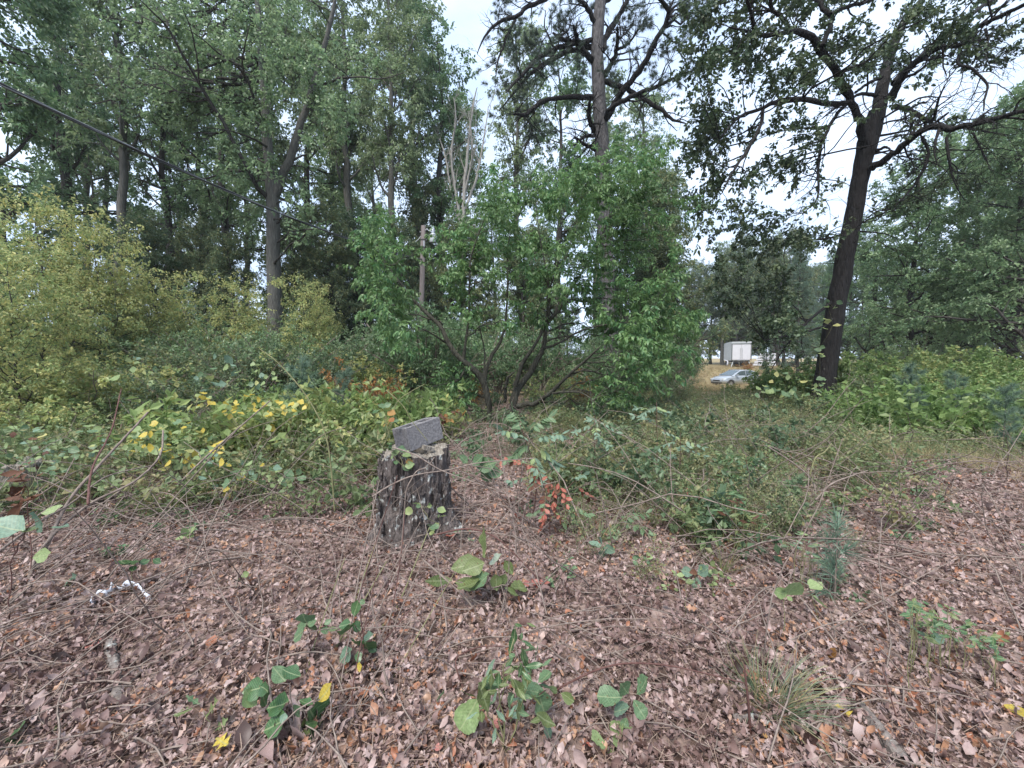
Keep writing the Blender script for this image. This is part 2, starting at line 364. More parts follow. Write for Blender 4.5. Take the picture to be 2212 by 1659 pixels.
M['stump_bark'] = barkmat('stump_bark', (.055, .046, .042), (.165, .138, .128), (.30, .275, .26), sc=30, stretch=.25, bump=1.0, patch=((.42, .43, .41), 15, .59))
M['old_wood'] = barkmat('old_wood', (.13, .11, .09), (.30, .27, .23), (.42, .40, .36), sc=30, stretch=.3, bump=.6)
M['twig'] = barkmat('twig', (.13, .10, .085), (.25, .20, .17), (.40, .34, .30), sc=30, bump=.4)
M['red_twig'] = barkmat('red_twig', (.07, .032, .028), (.13, .07, .06), sc=30, bump=.3)
M['green_twig'] = barkmat('green_twig', (.12, .12, .055), (.22, .21, .11), sc=30, bump=.3)
M['lichen_wood'] = barkmat('lichen_wood', (.10, .082, .074), (.22, .19, .17), (.33, .31, .285), sc=24, stretch=1, bump=.6, patch=((.36, .37, .34), 22, .60))
M['straw'] = leafmat('straw', [(0, (.10, .06, .045)), (.6, (.22, .145, .11)), (1, (.36, .27, .21))], trans=.1, rough=.6)

# ------------------------------------------------------------------ ground
def axis(a, n, p): t = np.linspace(-1, 1, n); return np.sign(t) * (np.abs(t) ** p) * a
gx = axis(300, 240, 2.6); gy = np.r_[np.linspace(-30, 0, 16)[:-1], np.linspace(0, 1, 220) ** 2.6 * 380]
X, Y = np.meshgrid(gx, gy); Z = H(X, Y)
nx, ny = len(gx), len(gy); q = (np.arange(ny - 1)[:, None] * nx + np.arange(nx - 1)[None]).ravel()
m, t, o = material('forest_floor'); N = t.nodes.new; Lk = t.links.new
tc = N('ShaderNodeTexCoord')
v1 = N('ShaderNodeTexVoronoi'); v1.inputs['Scale'].default_value = 17; Lk(tc.outputs['Object'], v1.inputs['Vector'])
sx = N('ShaderNodeSeparateColor'); Lk(v1.outputs['Color'], sx.inputs[0])
r1 = ramp(t, [(0, (.045, .028, .022)), (.4, (.12, .08, .065)), (.75, (.22, .155, .13)), (1, (.32, .24, .21))]); Lk(sx.outputs[0], r1.inputs[0])
n1 = N('ShaderNodeTexNoise'); n1.inputs['Scale'].default_value = 9; n1.inputs['Detail'].default_value = 6; Lk(tc.outputs['Object'], n1.inputs['Vector'])
r2 = ramp(t, [(.3, (.16, .12, .065)), (.5, (.27, .205, .115)), (.7, (.22, .22, .10))]); Lk(n1.outputs['Fac'], r2.inputs[0])
at = N('ShaderNodeAttribute'); at.attribute_name = 'rnd'
mx = N('ShaderNodeMix'); mx.data_type = 'RGBA'; Lk(at.outputs['Fac'], mx.inputs['Factor']); Lk(r1.outputs[0], mx.inputs[6]); Lk(r2.outputs[0], mx.inputs[7])
bp = N('ShaderNodeBump'); bp.inputs['Strength'].default_value = .8; bp.inputs['Distance'].default_value = .03; Lk(v1.outputs['Distance'], bp.inputs['Height'])
p = N('ShaderNodeBsdfPrincipled'); p.inputs['Roughness'].default_value = .9; p.inputs['Specular IOR Level'].default_value = .2
Lk(mx.outputs[2], p.inputs['Base Color']); Lk(bp.outputs[0], p.inputs['Normal']); Lk(p.outputs[0], o.inputs['Surface'])
grassy = sstep(14, 24, Y + 3 * (n2(X, Y, .3, 5) - .5))
ground = link('forest_floor', mesh('forest_floor', np.stack([X, Y, Z], -1), [np.stack([q, q + 1, q + nx + 1, q + nx], -1)], m, grassy, True))
tag(ground, kind='structure')

# fallen leaves: curled, lobed or oval blades
def leafgrid(wf, n=6, bend=.5, cup=.3, wav=.06, seed=0, fold=0.):
    r = np.random.default_rng(seed); tt = np.linspace(0, 1, n); V = []
    for i, s in enumerate(tt):
        w = wf(s); ang = bend * (s - .3)
        y = math.sin(bend * s) / max(abs(bend), 1e-3) if abs(bend) > 1e-3 else s; z = (1 - math.cos(bend * s)) / bend if abs(bend) > 1e-3 else 0
        for k in (-1, 0, 1):
            V.append([k * w + wav * .3 * r.normal(), y + (abs(k) * .03), z + abs(k) * (cup * w + fold * w) + wav * r.normal() * (abs(k) + .2)])
    F = [[i * 3 + k, i * 3 + k + 1, i * 3 + k + 4, i * 3 + k + 3] for i in range(n - 1) for k in (0, 1)]
    return np.array(V), np.array(F)
w_oval = lambda s: .30 * math.sin(math.pi * min(1, max(.02, s)) ** .8) + .004
w_lance = lambda s: .15 * math.sin(math.pi * min(1, max(.02, s)) ** .9) + .004
w_heart = lambda s: .46 * (math.sin(math.pi * (1 - s) ** 1.7)) ** .8 + .01 if s > 0 else .12
def w_oak(s): return (.28 * math.sin(math.pi * s ** 1.1) ** .7 if 0 < s < 1 else 0) * (.62 + .42 * math.cos(s * 19)) + .012
def w_tooth(s): return (.30 * math.sin(math.pi * s ** 1.2) ** .8 if 0 < s < 1 else 0) * (1 + .10 * math.cos(s * 38)) + .006
LIT = [leafgrid(w_oval, 4, 1.2, .5, .05, 1), leafgrid(w_oak, 7, .9, .6, .05, 2), leafgrid(w_oval, 4, -1.0, .9, .06, 3), leafgrid(w_oak, 7, -.7, -.5, .06, 4), leafgrid(w_lance, 5, 1.7, .9, .05, 5), leafgrid(w_oval, 5, 2.0, 1.3, .07, 6)]
LITFAR = [leafgrid(w_oval, 3, 1.2, .6, .06, 31), leafgrid(w_oval, 3, -1., .8, .06, 32), leafgrid(w_lance, 3, 1.5, .8, .06, 33)]
def litter_density(x, y):
    u = (x / np.maximum(y, .5) * 400 + 512) / K
    d0 = np.interp(u, [0, 300, 800, 1100, 1500, 1750, 1950, 2212], [7, 7, 8, 8, 7, 7, 9, 10])
    return np.clip(1.25 - y / (d0 * 1.8), .12, 1)
def rotm(yaw, tx, ty):
    c, s = np.cos, np.sin; z = np.zeros_like(yaw); on = np.ones_like(yaw)
    Rz = np.stack([np.stack([c(yaw), -s(yaw), z], -1), np.stack([s(yaw), c(yaw), z], -1), np.stack([z, z, on], -1)], -2)
    Rx = np.stack([np.stack([on, z, z], -1), np.stack([z, c(tx), -s(tx)], -1), np.stack([z, s(tx), c(tx)], -1)], -2)
    Ry = np.stack([np.stack([c(ty), z, s(ty)], -1), np.stack([z, on, z], -1), np.stack([-s(ty), z, c(ty)], -1)], -2)
    return Rz @ Rx @ Ry
def scatter(nn, dmin, dmax, pw=1., half=1.55):
    d = dmin + (dmax - dmin) * rng.uniform(size=nn) ** pw; return ru(-half, half, nn) * (d + .4), d
lx, ly = scatter(165000, .75, 13.5, 1.85)
k_ = rng.uniform(size=len(lx)) < litter_density(lx, ly); lx, ly = lx[k_], ly[k_]
NL = len(lx); lyaw = ru(0, 6.283, NL); ltx = rn(NL) * .5; lty = rn(NL) * .55; ls = np.clip(.032 * np.exp(.38 * rn(NL)), .02, .13); lz = H(lx, ly) + .004 + ru(0, .045, NL)
lp = rng.choice(len(LIT), NL, p=[.16, .29, .14, .24, .10, .07]); lp = np.where(ly > 3.6, 6 + lp % 3, lp); ls = np.where(ly > 3.6, ls * 1.15, ls)
pu, pv, _ = proj(np.stack([lx, ly, lz], -1)); vis = (pu > 0) & (pu < 2212) & (pv < 1659) & (pv > 0)
near = np.where(vis & (lp < 6))[0]; near = near[np.argsort(-(ls[near] / np.hypot(ly[near], EYE)))[:296]]
isnear = np.zeros(NL, bool); isnear[near] = True
litme = [mesh('fallen_leaf', v, [f], M['litter'], np.full(len(v), i / 6.), True) for i, (v, f) in enumerate(LIT)]
RM = rotm(lyaw, ltx, lty)
for i in near:
    ob = link('fallen_leaf', litme[lp[i]], ground)
    Mx = Matrix.Identity(4); A = RM[i] * ls[i]
    for r in range(3):
        for c in range(3): Mx[r][c] = A[r, c]
    Mx.translation = (lx[i], ly[i], lz[i]); ob.matrix_local = Mx
mb = MB()
for j, (v, f) in enumerate(LIT + LITFAR):
    ii = np.where((lp == j) & ~isnear)[0]
    V = np.einsum('nij,kj->nki', RM[ii] * ls[ii, None, None], v) + np.stack([lx, ly, lz], -1)[ii][:, None]
    mb.add(V, (np.arange(len(ii))[:, None, None] * len(v) + f[None]).reshape(-1, 4), np.repeat(np.clip(.62 * rng.uniform(size=len(ii)) + .75 * (n2(lx[ii], ly[ii], 1.3, 40) - .5) + .45 * (n2(lx[ii], ly[ii], 4., 41) - .5) + .20, 0, 1), len(v)))
lit = mb.obj('leaf_litter', M['litter'], ground, True); tag(lit, kind='stuff')

nn = 26000; x, y = scatter(nn, .8, 6.5, 1.4); a_ = ru(0, 6.283, nn); e_ = .25 * rn(nn)
V, F, m_ = leaves(np.stack([x, y, H(x, y) + ru(.025, .06, nn)], -1), np.stack([np.cos(a_), np.sin(a_), e_ - .1], -1), np.tile([0, 0, 1.], (nn, 1)), ru(.05, .15, nn), .0032, shape='n', curl=.05)
ps = MB().add(V, F, np.repeat(rng.uniform(size=nn), 3)).obj('pine_straw', M['straw'], ground); ps['kind'] = 'stuff'

# ------------------------------------------------------------------ trees built from traced limbs
def limb(pts, d0, dd=0., n=14, bow=0.):
    """pts (u, v, width) in the 2212 px view, depth from d0 to d0 + dd -> curve and radii"""
    m = len(pts); s = np.linspace(0, 1, m)
    C = [P(u, v, d0 + dd * s[i] + bow * math.sin(math.pi * s[i])) for i, (u, v, w) in enumerate(pts)]
    R = [w * .5 * K / 400 * (d0 + dd * s[i]) / math.sqrt(1 + ((u * K - 512) / 400) ** 2) for i, (u, v, w) in enumerate(pts)]
    c, r = resample(C, R, n + 10)
    kk = .06 if pts[len(pts) // 2][2] > 18 else .2; c[1:-1] += kk * r[1:-1, None] * rn(len(c) - 2, 3); r = r * (1 + .25 * kk * rn(len(r)))      # knots and kinks
    return c, r
def c3(pts): return [(1474.7 + x / 3, y / 3, w / 3) for x, y, w in pts]
def c2(pts): return [(737.4 + x / 3, y / 3, w / 3) for x, y, w in pts]
def c1(pts): return [(x / 3, y / 3, w / 3) for x, y, w in pts]
def c5(pts): return [(737.4 + x / 3, 553 + y / 3, w / 3) for x, y, w in pts]
def skel(limbs): return np.concatenate([c for c, r in limbs]), np.concatenate([r for c, r in limbs])
def tubeset(sets, name, mat, parent, ks):
    mb = MB()
    for (c, r), k in zip(sets, ks): mb.add(*tubes(c, r, k))
    return mb.obj(name, mat, parent, True)
def stack(limbs, n=14):
    return np.stack([c for c, r in limbs]), np.stack([r for c, r in limbs])
def rebase(objs, root):
    """children were built in world coordinates: keep them there under an Empty at the tree's base"""
    for ob in objs: ob.matrix_parent_inverse = Matrix.Translation(-Vector(root.location))
def discs(lst, per, d0, dspread):
    out = []
    for (u, v, r, nn) in lst:
        for _ in range(int(nn * per)):
            a = rng.uniform(0, 6.283); q = r * math.sqrt(rng.uniform()); out.append(P(u + q * math.cos(a), v + q * math.sin(a), d0 + rng.normal() * dspread))
    return np.array(out)

# --- the dark oak on the right
DO = 13.6
base = G(1778, 905); base[1]
trunk = limb([(1772, 925, 70), (1776, 885, 58), (1785, 800, 48), (1800, 700, 45), (1825, 560, 43), (1843, 470, 41), (1855, 400, 40), (1866, 345, 42), (1871, 310, 44), (1880, 275, 38), (1890, 240, 28)], DO, 0, 22)
Lm = {}
Lm['ls'] = limb(c3([(1185, 990, 90), (1160, 870, 68), (1130, 750, 60), (1090, 650, 62), (1040, 550, 58), (970, 430, 55), (900, 330, 54), (830, 240, 50), (760, 200, 45), (690, 205, 38), (600, 220, 30), (500, 225, 28), (430, 205, 22), (300, 175, 8)]), DO, -3.0, 22)
Lm['ls1'] = limb(c3([(690, 195, 30), (650, 120, 27), (580, 60, 24), (570, 0, 22), (520, -160, 14)]), DO - 2, -1)
Lm['ls2'] = limb(c3([(465, 220, 28), (450, 110, 25), (420, 0, 22), (380, -150, 14)]), DO - 2.5, -1)
Lm['ls3'] = limb(c3([(905, 300, 38), (955, 180, 36), (960, 100, 34), (900, 40, 30), (880, -60, 22), (900, -250, 12)]), DO - 1.6, .5)
Lm['ls4'] = limb(c3([(955, 95, 30), (1080, 40, 28), (1200, 10, 22), (1330, -60, 12)]), DO - 1.6, 1)
Lm['hl'] = limb(c3([(1085, 665, 44), (950, 670, 38), (800, 650, 40), (650, 650, 38), (560, 680, 30), (450, 725, 24), (370, 755, 20), (280, 850, 14), (180, 1000, 6)]), DO - .8, -2.5)
Lm['hl1'] = limb(c3([(520, 715, 26), (490, 850, 24), (400, 1000, 22), (320, 1120, 17), (260, 1240, 8)]), DO - 2.5, -1.2)
Lm['dr'] = limb(c3([(1065, 670, 28), (990, 750, 26), (920, 880, 24), (885, 1000, 22), (880, 1150, 18), (870, 1290, 14), (780, 1380, 6)]), DO - .8, -1.6)
Lm['cs'] = limb(c3([(1195, 990, 120), (1235, 840, 116), (1275, 700, 105), (1285, 600, 95), (1310, 480, 85), (1350, 340, 70), (1400, 220, 60), (1440, 130, 58), (1530, 30, 54), (1590, -80, 44), (1650, -300, 24)]), DO, 1.5, 20)
Lm['cl'] = limb(c3([(1250, 620, 34), (1150, 610, 22), (1010, 690, 14), (900, 770, 8)]), DO, -1)
Lm['cx'] = limb(c3([(1290, 500, 30), (1200, 540, 24), (1120, 600, 20)]), DO + .2, -.5)
Lm['r1'] = limb(c3([(1340, 650, 70), (1400, 530, 60), (1470, 440, 54), (1560, 370, 50), (1650, 310, 46), (1750, 300, 40), (1860, 280, 32), (1975, 255, 18)]), DO, -2)
Lm['r2'] = limb(c3([(1370, 540, 56), (1520, 390, 54), (1620, 290, 50), (1750, 180, 46), (1900, 70, 38), (2000, 0, 34), (2150, -120, 22)]), DO + .3, 1.5)
Lm['r3'] = limb(c3([(1760, 270, 36), (1880, 190, 42), (2000, 130, 42), (2212, 30, 38), (2450, -80, 26)]), DO - .6, -2.5)
Lm['lo'] = limb(c3([(1220, 1095, 62), (1330, 1020, 55), (1450, 930, 54), (1530, 860, 54), (1600, 825, 58), (1750, 830, 52), (1900, 800, 48), (2050, 760, 45), (2212, 715, 42), (2500, 640, 26)]), DO - .3, -4, 22)
Lm['lo1'] = limb(c3([(1370, 690, 40), (1440, 700, 36), (1510, 735, 34), (1600, 790, 30)]), DO, -1.3)
Lm['lo2'] = limb(c3([(1600, 825, 30), (1720, 730, 18)]), DO - 1.5, -.3)
Lm['lo3'] = limb(c3([(1850, 835, 16), (1980, 855, 12), (2110, 875, 6)]), DO - 2.2, -1)
Lm['lo4'] = limb(c3([(1555, 880, 26), (1590, 980, 24), (1570, 1080, 22), (1500, 1200, 20), (1420, 1290, 16), (1340, 1360, 10), (1210, 1365, 6)]), DO - 1.3, 0)
Lm['lo5'] = limb(c3([(1710, 890, 24), (1730, 1050, 22), (1760, 1180, 12), (1830, 1300, 5)]), DO - 2, -.5)
Lm['lo6'] = limb(c3([(1880, 860, 18), (1930, 960, 14), (1970, 1040, 10), (1995, 1110, 5)]), DO - 2.5, -.5)
Lm['lo7'] = limb(c3([(1420, 1010, 14), (1500, 1030, 11), (1600, 1045, 10), (1700, 1100, 6), (1740, 1170, 4)]), DO - 1, -1)
Lm['rd'] = limb(c3([(1800, 330, 26), (1785, 410, 24), (1870, 445, 24), (1970, 540, 20), (1955, 650, 15), (1950, 720, 8)]), DO - 1.8, -1)
Lm['rd2'] = limb(c3([(1960, 190, 22), (1980, 260, 18), (1960, 340, 12), (1990, 430, 6)]), DO - 2, -.5)
Lm['lb1'] = limb(c3([(1040, 1525, 20), (880, 1552, 15), (800, 1556, 7)]), DO, -1)
Lm['lb2'] = limb(c3([(1150, 1500, 16), (1290, 1512, 10), (1390, 1545, 5)]), DO, .3)
Lm['st'] = limb(c3([(1250, 980, 26), (1310, 955, 20), (1345, 968, 9)]), DO - .3, -.4)
Lm['sub1'] = limb([(1800, 650, 8), (1750, 690, 6), (1700, 745, 4), (1665, 800, 2)], DO, -1.5)
Lm['sub2'] = limb([(1795, 700, 7), (1730, 720, 5), (1650, 735, 3)], DO, -2)
LL = list(Lm.values()); sk, skr = skel(LL)
leafy = ['ls', 'ls1', 'ls2', 'ls3', 'ls4', 'hl', 'hl1', 'dr', 'cs', 'r1', 'r2', 'r3', 'lb1', 'sub1', 'sub2']
rsm = lambda keys: (np.stack([resample(*Lm[k], 14)[0] for k in keys]), np.stack([resample(*Lm[k], 14)[1] for k in keys]))
tg = discs([(1560, 60, 110, 9), (1700, 60, 110, 9), (1620, 190, 110, 9), (1520, 170, 60, 4), (1560, 330, 80, 7), (1690, 330, 60, 4), (1500, 300, 60, 5), (1510, 230, 60, 4), (1640, 420, 60, 5), (1590, 550, 60, 5), (1540, 520, 60, 5), (2080, 300, 110, 5), (1960, 420, 90, 3), (1840, 60, 110, 10), (1990, 40, 110, 9), (2130, 60, 120, 7), (1770, 190, 80, 6), (1530, 440, 60, 4), (1600, 470, 60, 3), (1660, 560, 70, 6), (1750, 540, 60, 5), (1700, 650, 60, 6), (1600, 640, 50, 3), (1690, 700, 60, 4), (1930, 130, 60, 4), (1480, 60, 60, 4), (2050, 150, 90, 3), (1850, -120, 220, 12), (2100, -120, 200, 8), (1600, -100, 180, 8)], 1., DO - 1.4, 1.3)
rc, rr = reach(*skel([Lm[k] for k in leafy]), tg, 8, .05)
s1, s1r = branch(*rsm(leafy), 5, 1.2, 7, .25, 1, (40, 80), .0, .2)
t1, t1r = branch(rc, rr, 7, .75, 6, .35, 1, (30, 75), -.03, .2)
t2, t2r = branch(s1, s1r, 4, .5, 5, .3, 1, (30, 75), -.02, .2)
bare = ['lo', 'lo1', 'lo4', 'lo5', 'lo6', 'lo7', 'rd', 'rd2', 'r1', 'lo3', 'cl', 'dr']
b1_, b1r = branch(*rsm(bare), 13, 1.4, 9, .15, 1, (40, 90), -.07, .17, flat=.2)
b2_, b2r = branch(b1_, b1r, 6, .6, 6, .2, 1, (30, 80), -.05, .2)
tb, tbr = trunk; tb_, tbr_ = branch(tb[None], tbr[None], 26, 1.0, 6, .45, 1, (60, 90), -.02, .2)
root = empty('oak_tree', base)
tag(root, 'large dark oak with leaning blackish trunk and spreading crooked limbs, right of the parked car', 'tree')
a = tubeset([(tb[None], tbr[None]), ], 'trunk', M['oak_bark'], root, [14])
b = [MB().add(*tubes(c[None], r[None], 8)).obj('limb', M['oak_bark'], root, True) for c, r in LL]
g = tubeset([(s1, s1r), (rc, rr), (t1, t1r), (t2, t2r)], 'branches', M['oak_bark'], root, [4, 4, 3, 3]); g['kind'] = 'stuff'
g2 = tubeset([(b1_, b1r), (b2_, np.maximum(b2r, .0035)), (tb_, tbr_ * .5)], 'bare_twigs', M['oak_bark'], root, [4, 3, 3]); g2['kind'] = 'stuff'
V, F, R = leafset(t1, t1r, 30, .10, .058, droop=.2, shape='h', jit=.03)
V2, F2, R2 = leafset(t2, t2r, 12, .12, .07, droop=.2, jit=.03)
lf = MB().add(V, F, R).add(V2, F2, R2).obj('foliage', M['oak_leaf'], root)
rebase([a, *b, g, g2, lf], root)

# --- the pine in the middle
DP = 17.0
base = GD(1318, DP)
trunk = limb([(1322, 880, 36), (1320, 790, 33), (1315, 640, 32), (1307, 480, 31), (1301, 340, 30), (1297, 267, 28), (1292, 167, 27), (1291, 50, 24), (1301, -40, 22), (1306, -300, 16)], DP, 0, 24)
Lp = {}
def addp(k, pts, dd): Lp[k] = limb(c2(pts), DP, dd)
addp('a', [(1650, 180, 34), (1600, 60, 28), (1540, 0, 22), (1420, -90, 12)], -1)
addp('b', [(1690, 325, 42), (1720, 220, 38), (1780, 130, 34), (1850, 0, 28), (1900, -150, 14)], 1.5)
addp('c', [(1690, 505, 32), (1770, 370, 28), (1790, 260, 22), (1788, 175, 12)], -1.5)
addp('c2', [(1785, 320, 20), (1850, 290, 14), (1920, 200, 12), (1990, 100, 6)], -1)
addp('d', [(1710, 770, 42), (1830, 580, 38), (1960, 420, 36), (2050, 250, 34), (2120, 90, 30), (2080, 20, 26), (2030, -40, 14)], -2.5)
addp('e', [(1705, 800, 32), (1740, 710, 30), (1900, 620, 27), (2060, 550, 22), (2230, 475, 12), (2350, 440, 5)], -3)
addp('f', [(1700, 525, 38), (1830, 570, 34), (1940, 630, 30), (2060, 700, 26), (2140, 770, 20), (2230, 800, 8)], -1.5)
addp('g', [(1640, 410, 40), (1540, 290, 34), (1520, 220, 26), (1505, 165, 12)], -1.5)
addp('g2', [(1525, 275, 26), (1430, 250, 24), (1370, 215, 10)], -1.5)
addp('h', [(1640, 262, 32), (1500, 290, 30), (1400, 310, 28), (1280, 370, 26), (1180, 480, 20), (1100, 560, 14), (1070, 600, 6)], -2)
addp('i', [(1650, 300, 34), (1500, 320, 30), (1340, 400, 28), (1230, 480, 20), (1130, 590, 12), (1020, 720, 6)], 1)
addp('j', [(1640, 632, 36), (1480, 627, 30), (1350, 640, 28), (1260, 690, 28), (1200, 745, 28), (1150, 740, 18), (1105, 740, 6)], -2)
addp('j2', [(1200, 750, 14), (1235, 850, 12), (1190, 960, 9), (1170, 1030, 5)], -2)
addp('k', [(1640, 850, 32), (1605, 750, 28), (1615, 630, 14)], -1)
addp('l', [(1650, 880, 24), (1570, 890, 20), (1500, 950, 9)], -1)
addp('l2', [(1650, 975, 26), (1570, 930, 20), (1510, 888, 10)], -1)
addp('m', [(1640, -60, 34), (1400, -60, 28), (1310, 0, 26), (1200, 50, 25), (1140, 100, 24), (1000, 160, 18), (920, 250, 12), (880, 350, 5)], -1.5)
addp('m2', [(1140, 100, 20), (1080, 220, 16), (1020, 380, 12), (1000, 480, 5)], -1.5)
addp('n', [(1700, 20, 34), (1860, -120, 26), (2000, -180, 16)], 1)
LL = list(Lp.values())
pt = discs([(1090, 40, 60, 6), (1150, 130, 70, 6), (1240, 100, 60, 5), (1190, 50, 60, 4), (1100, 150, 60, 4), (1400, 70, 70, 5), (1480, 30, 60, 5), (1430, 130, 60, 4), (1360, 160, 50, 3), (1500, 130, 60, 3), (1150, 240, 60, 3), (1170, 280, 40, 3), (1090, 220, 40, 2), (1230, -60, 200, 14), (1420, -80, 160, 10)], 1., DP - .6, 1.2)
rc, rr = reach(*skel([Lp[k] for k in 'abdefhijmn']), pt, 8, .05, 1.)
t1, t1r = branch(rc, rr, 6, .8, 6, .3, 1, (25, 65), .03, .15)
s1, s1r = branch(np.stack([resample(*Lp[k], 14)[0] for k in Lp]), np.stack([resample(*Lp[k], 14)[1] for k in Lp]), 9, 1.3, 9, .2, 1, (35, 80), .0, .2)
s2, s2r = branch(s1, s1r, 5, .6, 6, .2, 1, (30, 75), 0, .2)
root = empty('pine_tree', base)
tag(root, 'tall pine with scaly grey trunk and bare crooked limbs, behind the dogwood', 'tree')
a = tubeset([(trunk[0][None], trunk[1][None])], 'trunk', M['pine_bark'], root, [14])
b = [MB().add(*tubes(c[None], r[None], 8)).obj('limb', M['oak_bark'], root, True) for c, r in LL]
g = tubeset([(rc, rr), (t1, t1r), (s1, s1r), (s2, s2r)], 'branches', M['oak_bark'], root, [4, 3, 4, 3]); g['kind'] = 'stuff'
V, F, R = needleset(t1, t1r, 6, 26, .17, .009)
lf = MB().add(V, F, R).obj('needles', M['pine_needle'], root)
rebase([a, *b, g, lf], root)

# --- the two-stemmed dogwood
DD = 10.2
base = GD(1075, DD)
Ld = {}
def addd(k, pts, dd, d0=DD): Ld[k] = limb(c5(pts), d0, dd)
addd('l', [(985, 1140, 60), (960, 1050, 46), (958, 980, 44), (940, 880, 42), (915, 800, 42), (860, 740, 40), (790, 680, 38), (700, 580, 33), (640, 460, 28), (540, 360, 24), (460, 270, 20), (380, 170, 14), (300, 60, 8), (230, -60, 4)], -.8)
addd('l1', [(795, 665, 22), (800, 580, 18), (820, 450, 17), (830, 250, 15), (835, 50, 12), (860, -60, 9), (930, -250, 5)], -.5, DD - .4)
addd('l2', [(928, 805, 30), (940, 740, 26), (960, 680, 24), (1010, 590, 21), (1050, 500, 16), (1070, 350, 14), (1080, 150, 13), (1078, -10, 10), (1100, -200, 5)], .3)
addd('l3', [(920, 790, 14), (925, 700, 12), (925, 600, 9), (880, 400, 7), (850, 250, 4)], .8)
addd('l4', [(690, 570, 14), (580, 500, 10), (450, 440, 7), (300, 400, 4)], -1.2, DD - .3)
addd('r', [(1070, 1130, 70), (1085, 1060, 56), (1110, 980, 54), (1128, 880, 50), (1150, 840, 44), (1230, 755, 40), (1280, 650, 35), (1312, 590, 30), (1340, 430, 26), (1420, 330, 22), (1500, 200, 18), (1600, 30, 13), (1680, -120, 9), (1760, -300, 4)], .6)
addd('r1', [(1124, 840, 34), (1150, 735, 28), (1200, 650, 24), (1270, 550, 20), (1330, 420, 16), (1350, 310, 14), (1330, 100, 10), (1290, -100, 7), (1260, -330, 3)], -.8)
addd('r2', [(1062, 940, 22), (1060, 870, 22), (1080, 790, 18), (1120, 755, 12)], -.3)
addd('r3', [(1140, 975, 38), (1260, 950, 32), (1330, 905, 30), (1420, 820, 24), (1500, 750, 19), (1620, 640, 14), (1720, 560, 8), (1840, 500, 4)], -1.6)
addd('r4', [(1370, 890, 18), (1500, 880, 13), (1580, 900, 9), (1680, 980, 5)], -1.5, DD - .6)
addd('r5', [(1310, 600, 22), (1400, 570, 15), (1560, 480, 12), (1760, 440, 8), (1980, 420, 4)], -1.3)
addd('r6', [(1290, 500, 18), (1380, 250, 14), (1450, 20, 10), (1530, -200, 5)], 1.4)
addd('r7', [(1340, 430, 16), (1340, 250, 13), (1400, 60, 9), (1440, -280, 4)], -1.3)
addd('b1', [(820, 690, 14), (760, 800, 9), (660, 830, 6), (560, 850, 3)], -1.4)
LL = list(Ld.values())
dt = discs([(1120, 480, 90, 14), (1240, 420, 90, 15), (1330, 400, 80, 13), (1400, 360, 70, 8), (1440, 450, 70, 9), (1330, 510, 90, 13), (1190, 560, 110, 12), (1060, 520, 80, 12), (985, 560, 45, 6), (1420, 560, 80, 10), (1350, 640, 100, 13), (1430, 680, 80, 12), (1300, 720, 70, 7), (1400, 770, 75, 9), (1330, 840, 45, 5), (1460, 790, 40, 5), (835, 560, 40, 4), (960, 520, 40, 4), (850, 690, 35, 4), (830, 705, 30, 4), (1000, 640, 45, 6), (1240, 340, 50, 7), (1310, 880, 40, 3), (970, 840, 50, 7), (930, 860, 30, 3), (1200, 640, 80, 9), (1110, 690, 40, 2), (1490, 740, 50, 5), (1500, 700, 35, 3), (830, 480, 35, 3), (1080, 400, 40, 4), (1330, 330, 50, 5), (1410, 320, 40, 4), (840, 620, 50, 4), (790, 540, 40, 3), (1000, 450, 50, 4), (1440, 850, 35, 2), (800, 600, 40, 4), (810, 500, 30, 3), (850, 640, 40, 4), (790, 660, 30, 2)], 1.0, DD - .2, 1.25)
rc, rr = reach(*skel(LL), dt, 8, .10, 1.)
t1, t1r = branch(rc, rr, 8, .62, 6, .35, 1, (30, 75), -.05, .15, flat=.6)
root = empty('dogwood_tree', base)
tag(root, 'bushy green dogwood with two spreading stems standing behind the stump', 'tree')
b = [MB().add(*tubes(*[q_[None] for q_ in resample(*Ld[k], 30)], 10)).obj('stem', M['dogwood_bark'], root, True) for k in 'lr']
b2 = [MB().add(*tubes(Ld[k][0][None], Ld[k][1][None], 7)).obj('limb', M['dogwood_bark'], root, True) for k in Ld if k not in 'lr']
g = tubeset([(rc, rr), (t1, t1r)], 'branches', M['dogwood_bark'], root, [4, 3]); g['kind'] = 'stuff'
V, F, R = leafset(t1, t1r, 23, .105, .040, droop=.75, along=.35, shape='h', upn=1., jit=.02)
lf = MB().add(V, F, R).obj('foliage', M['dogwood_leaf'], root)
rebase([*b, *b2, g, lf], root)

# --- the forked tree left of the middle
DT = 18.0
base = GD(592, DT)
Lt = {}
def addt(k, pts, dd, f=c1, d0=DT): Lt[k] = limb(f(pts), d0, dd)
I = lambda p: p
addt('t', [(596, 830, 42), (594, 700, 36), (592, 560, 31), (590, 440, 29), (583, 360, 24), (577, 300, 22), (572, 230, 19), (566, 140, 16), (560, 60, 13), (550, -80, 9), (545, -200, 5)], 0, I)
addt('r', [(1765, 1290, 66), (1810, 1180, 58), (1860, 1080, 54), (1920, 900, 50), (1980, 720, 46), (2020, 590, 40), (2070, 420, 36), (2110, 270, 30), (2150, 100, 26), (2180, -60, 18), (2230, -300, 8)], -1.)
addt('a', [(1745, 1290, 36), (1670, 1210, 30), (1600, 1085, 28), (1450, 800, 26), (1340, 620, 24), (1260, 490, 22), (1180, 350, 20), (1080, 170, 17), (1000, 90, 13), (850, -60, 7)], -5)
addt('b', [(1720, 830, 22), (1700, 790, 20), (1650, 650, 18), (1590, 500, 17), (1510, 405, 15), (1420, 350, 12), (1310, 250, 9), (1200, 180, 5)], -4)
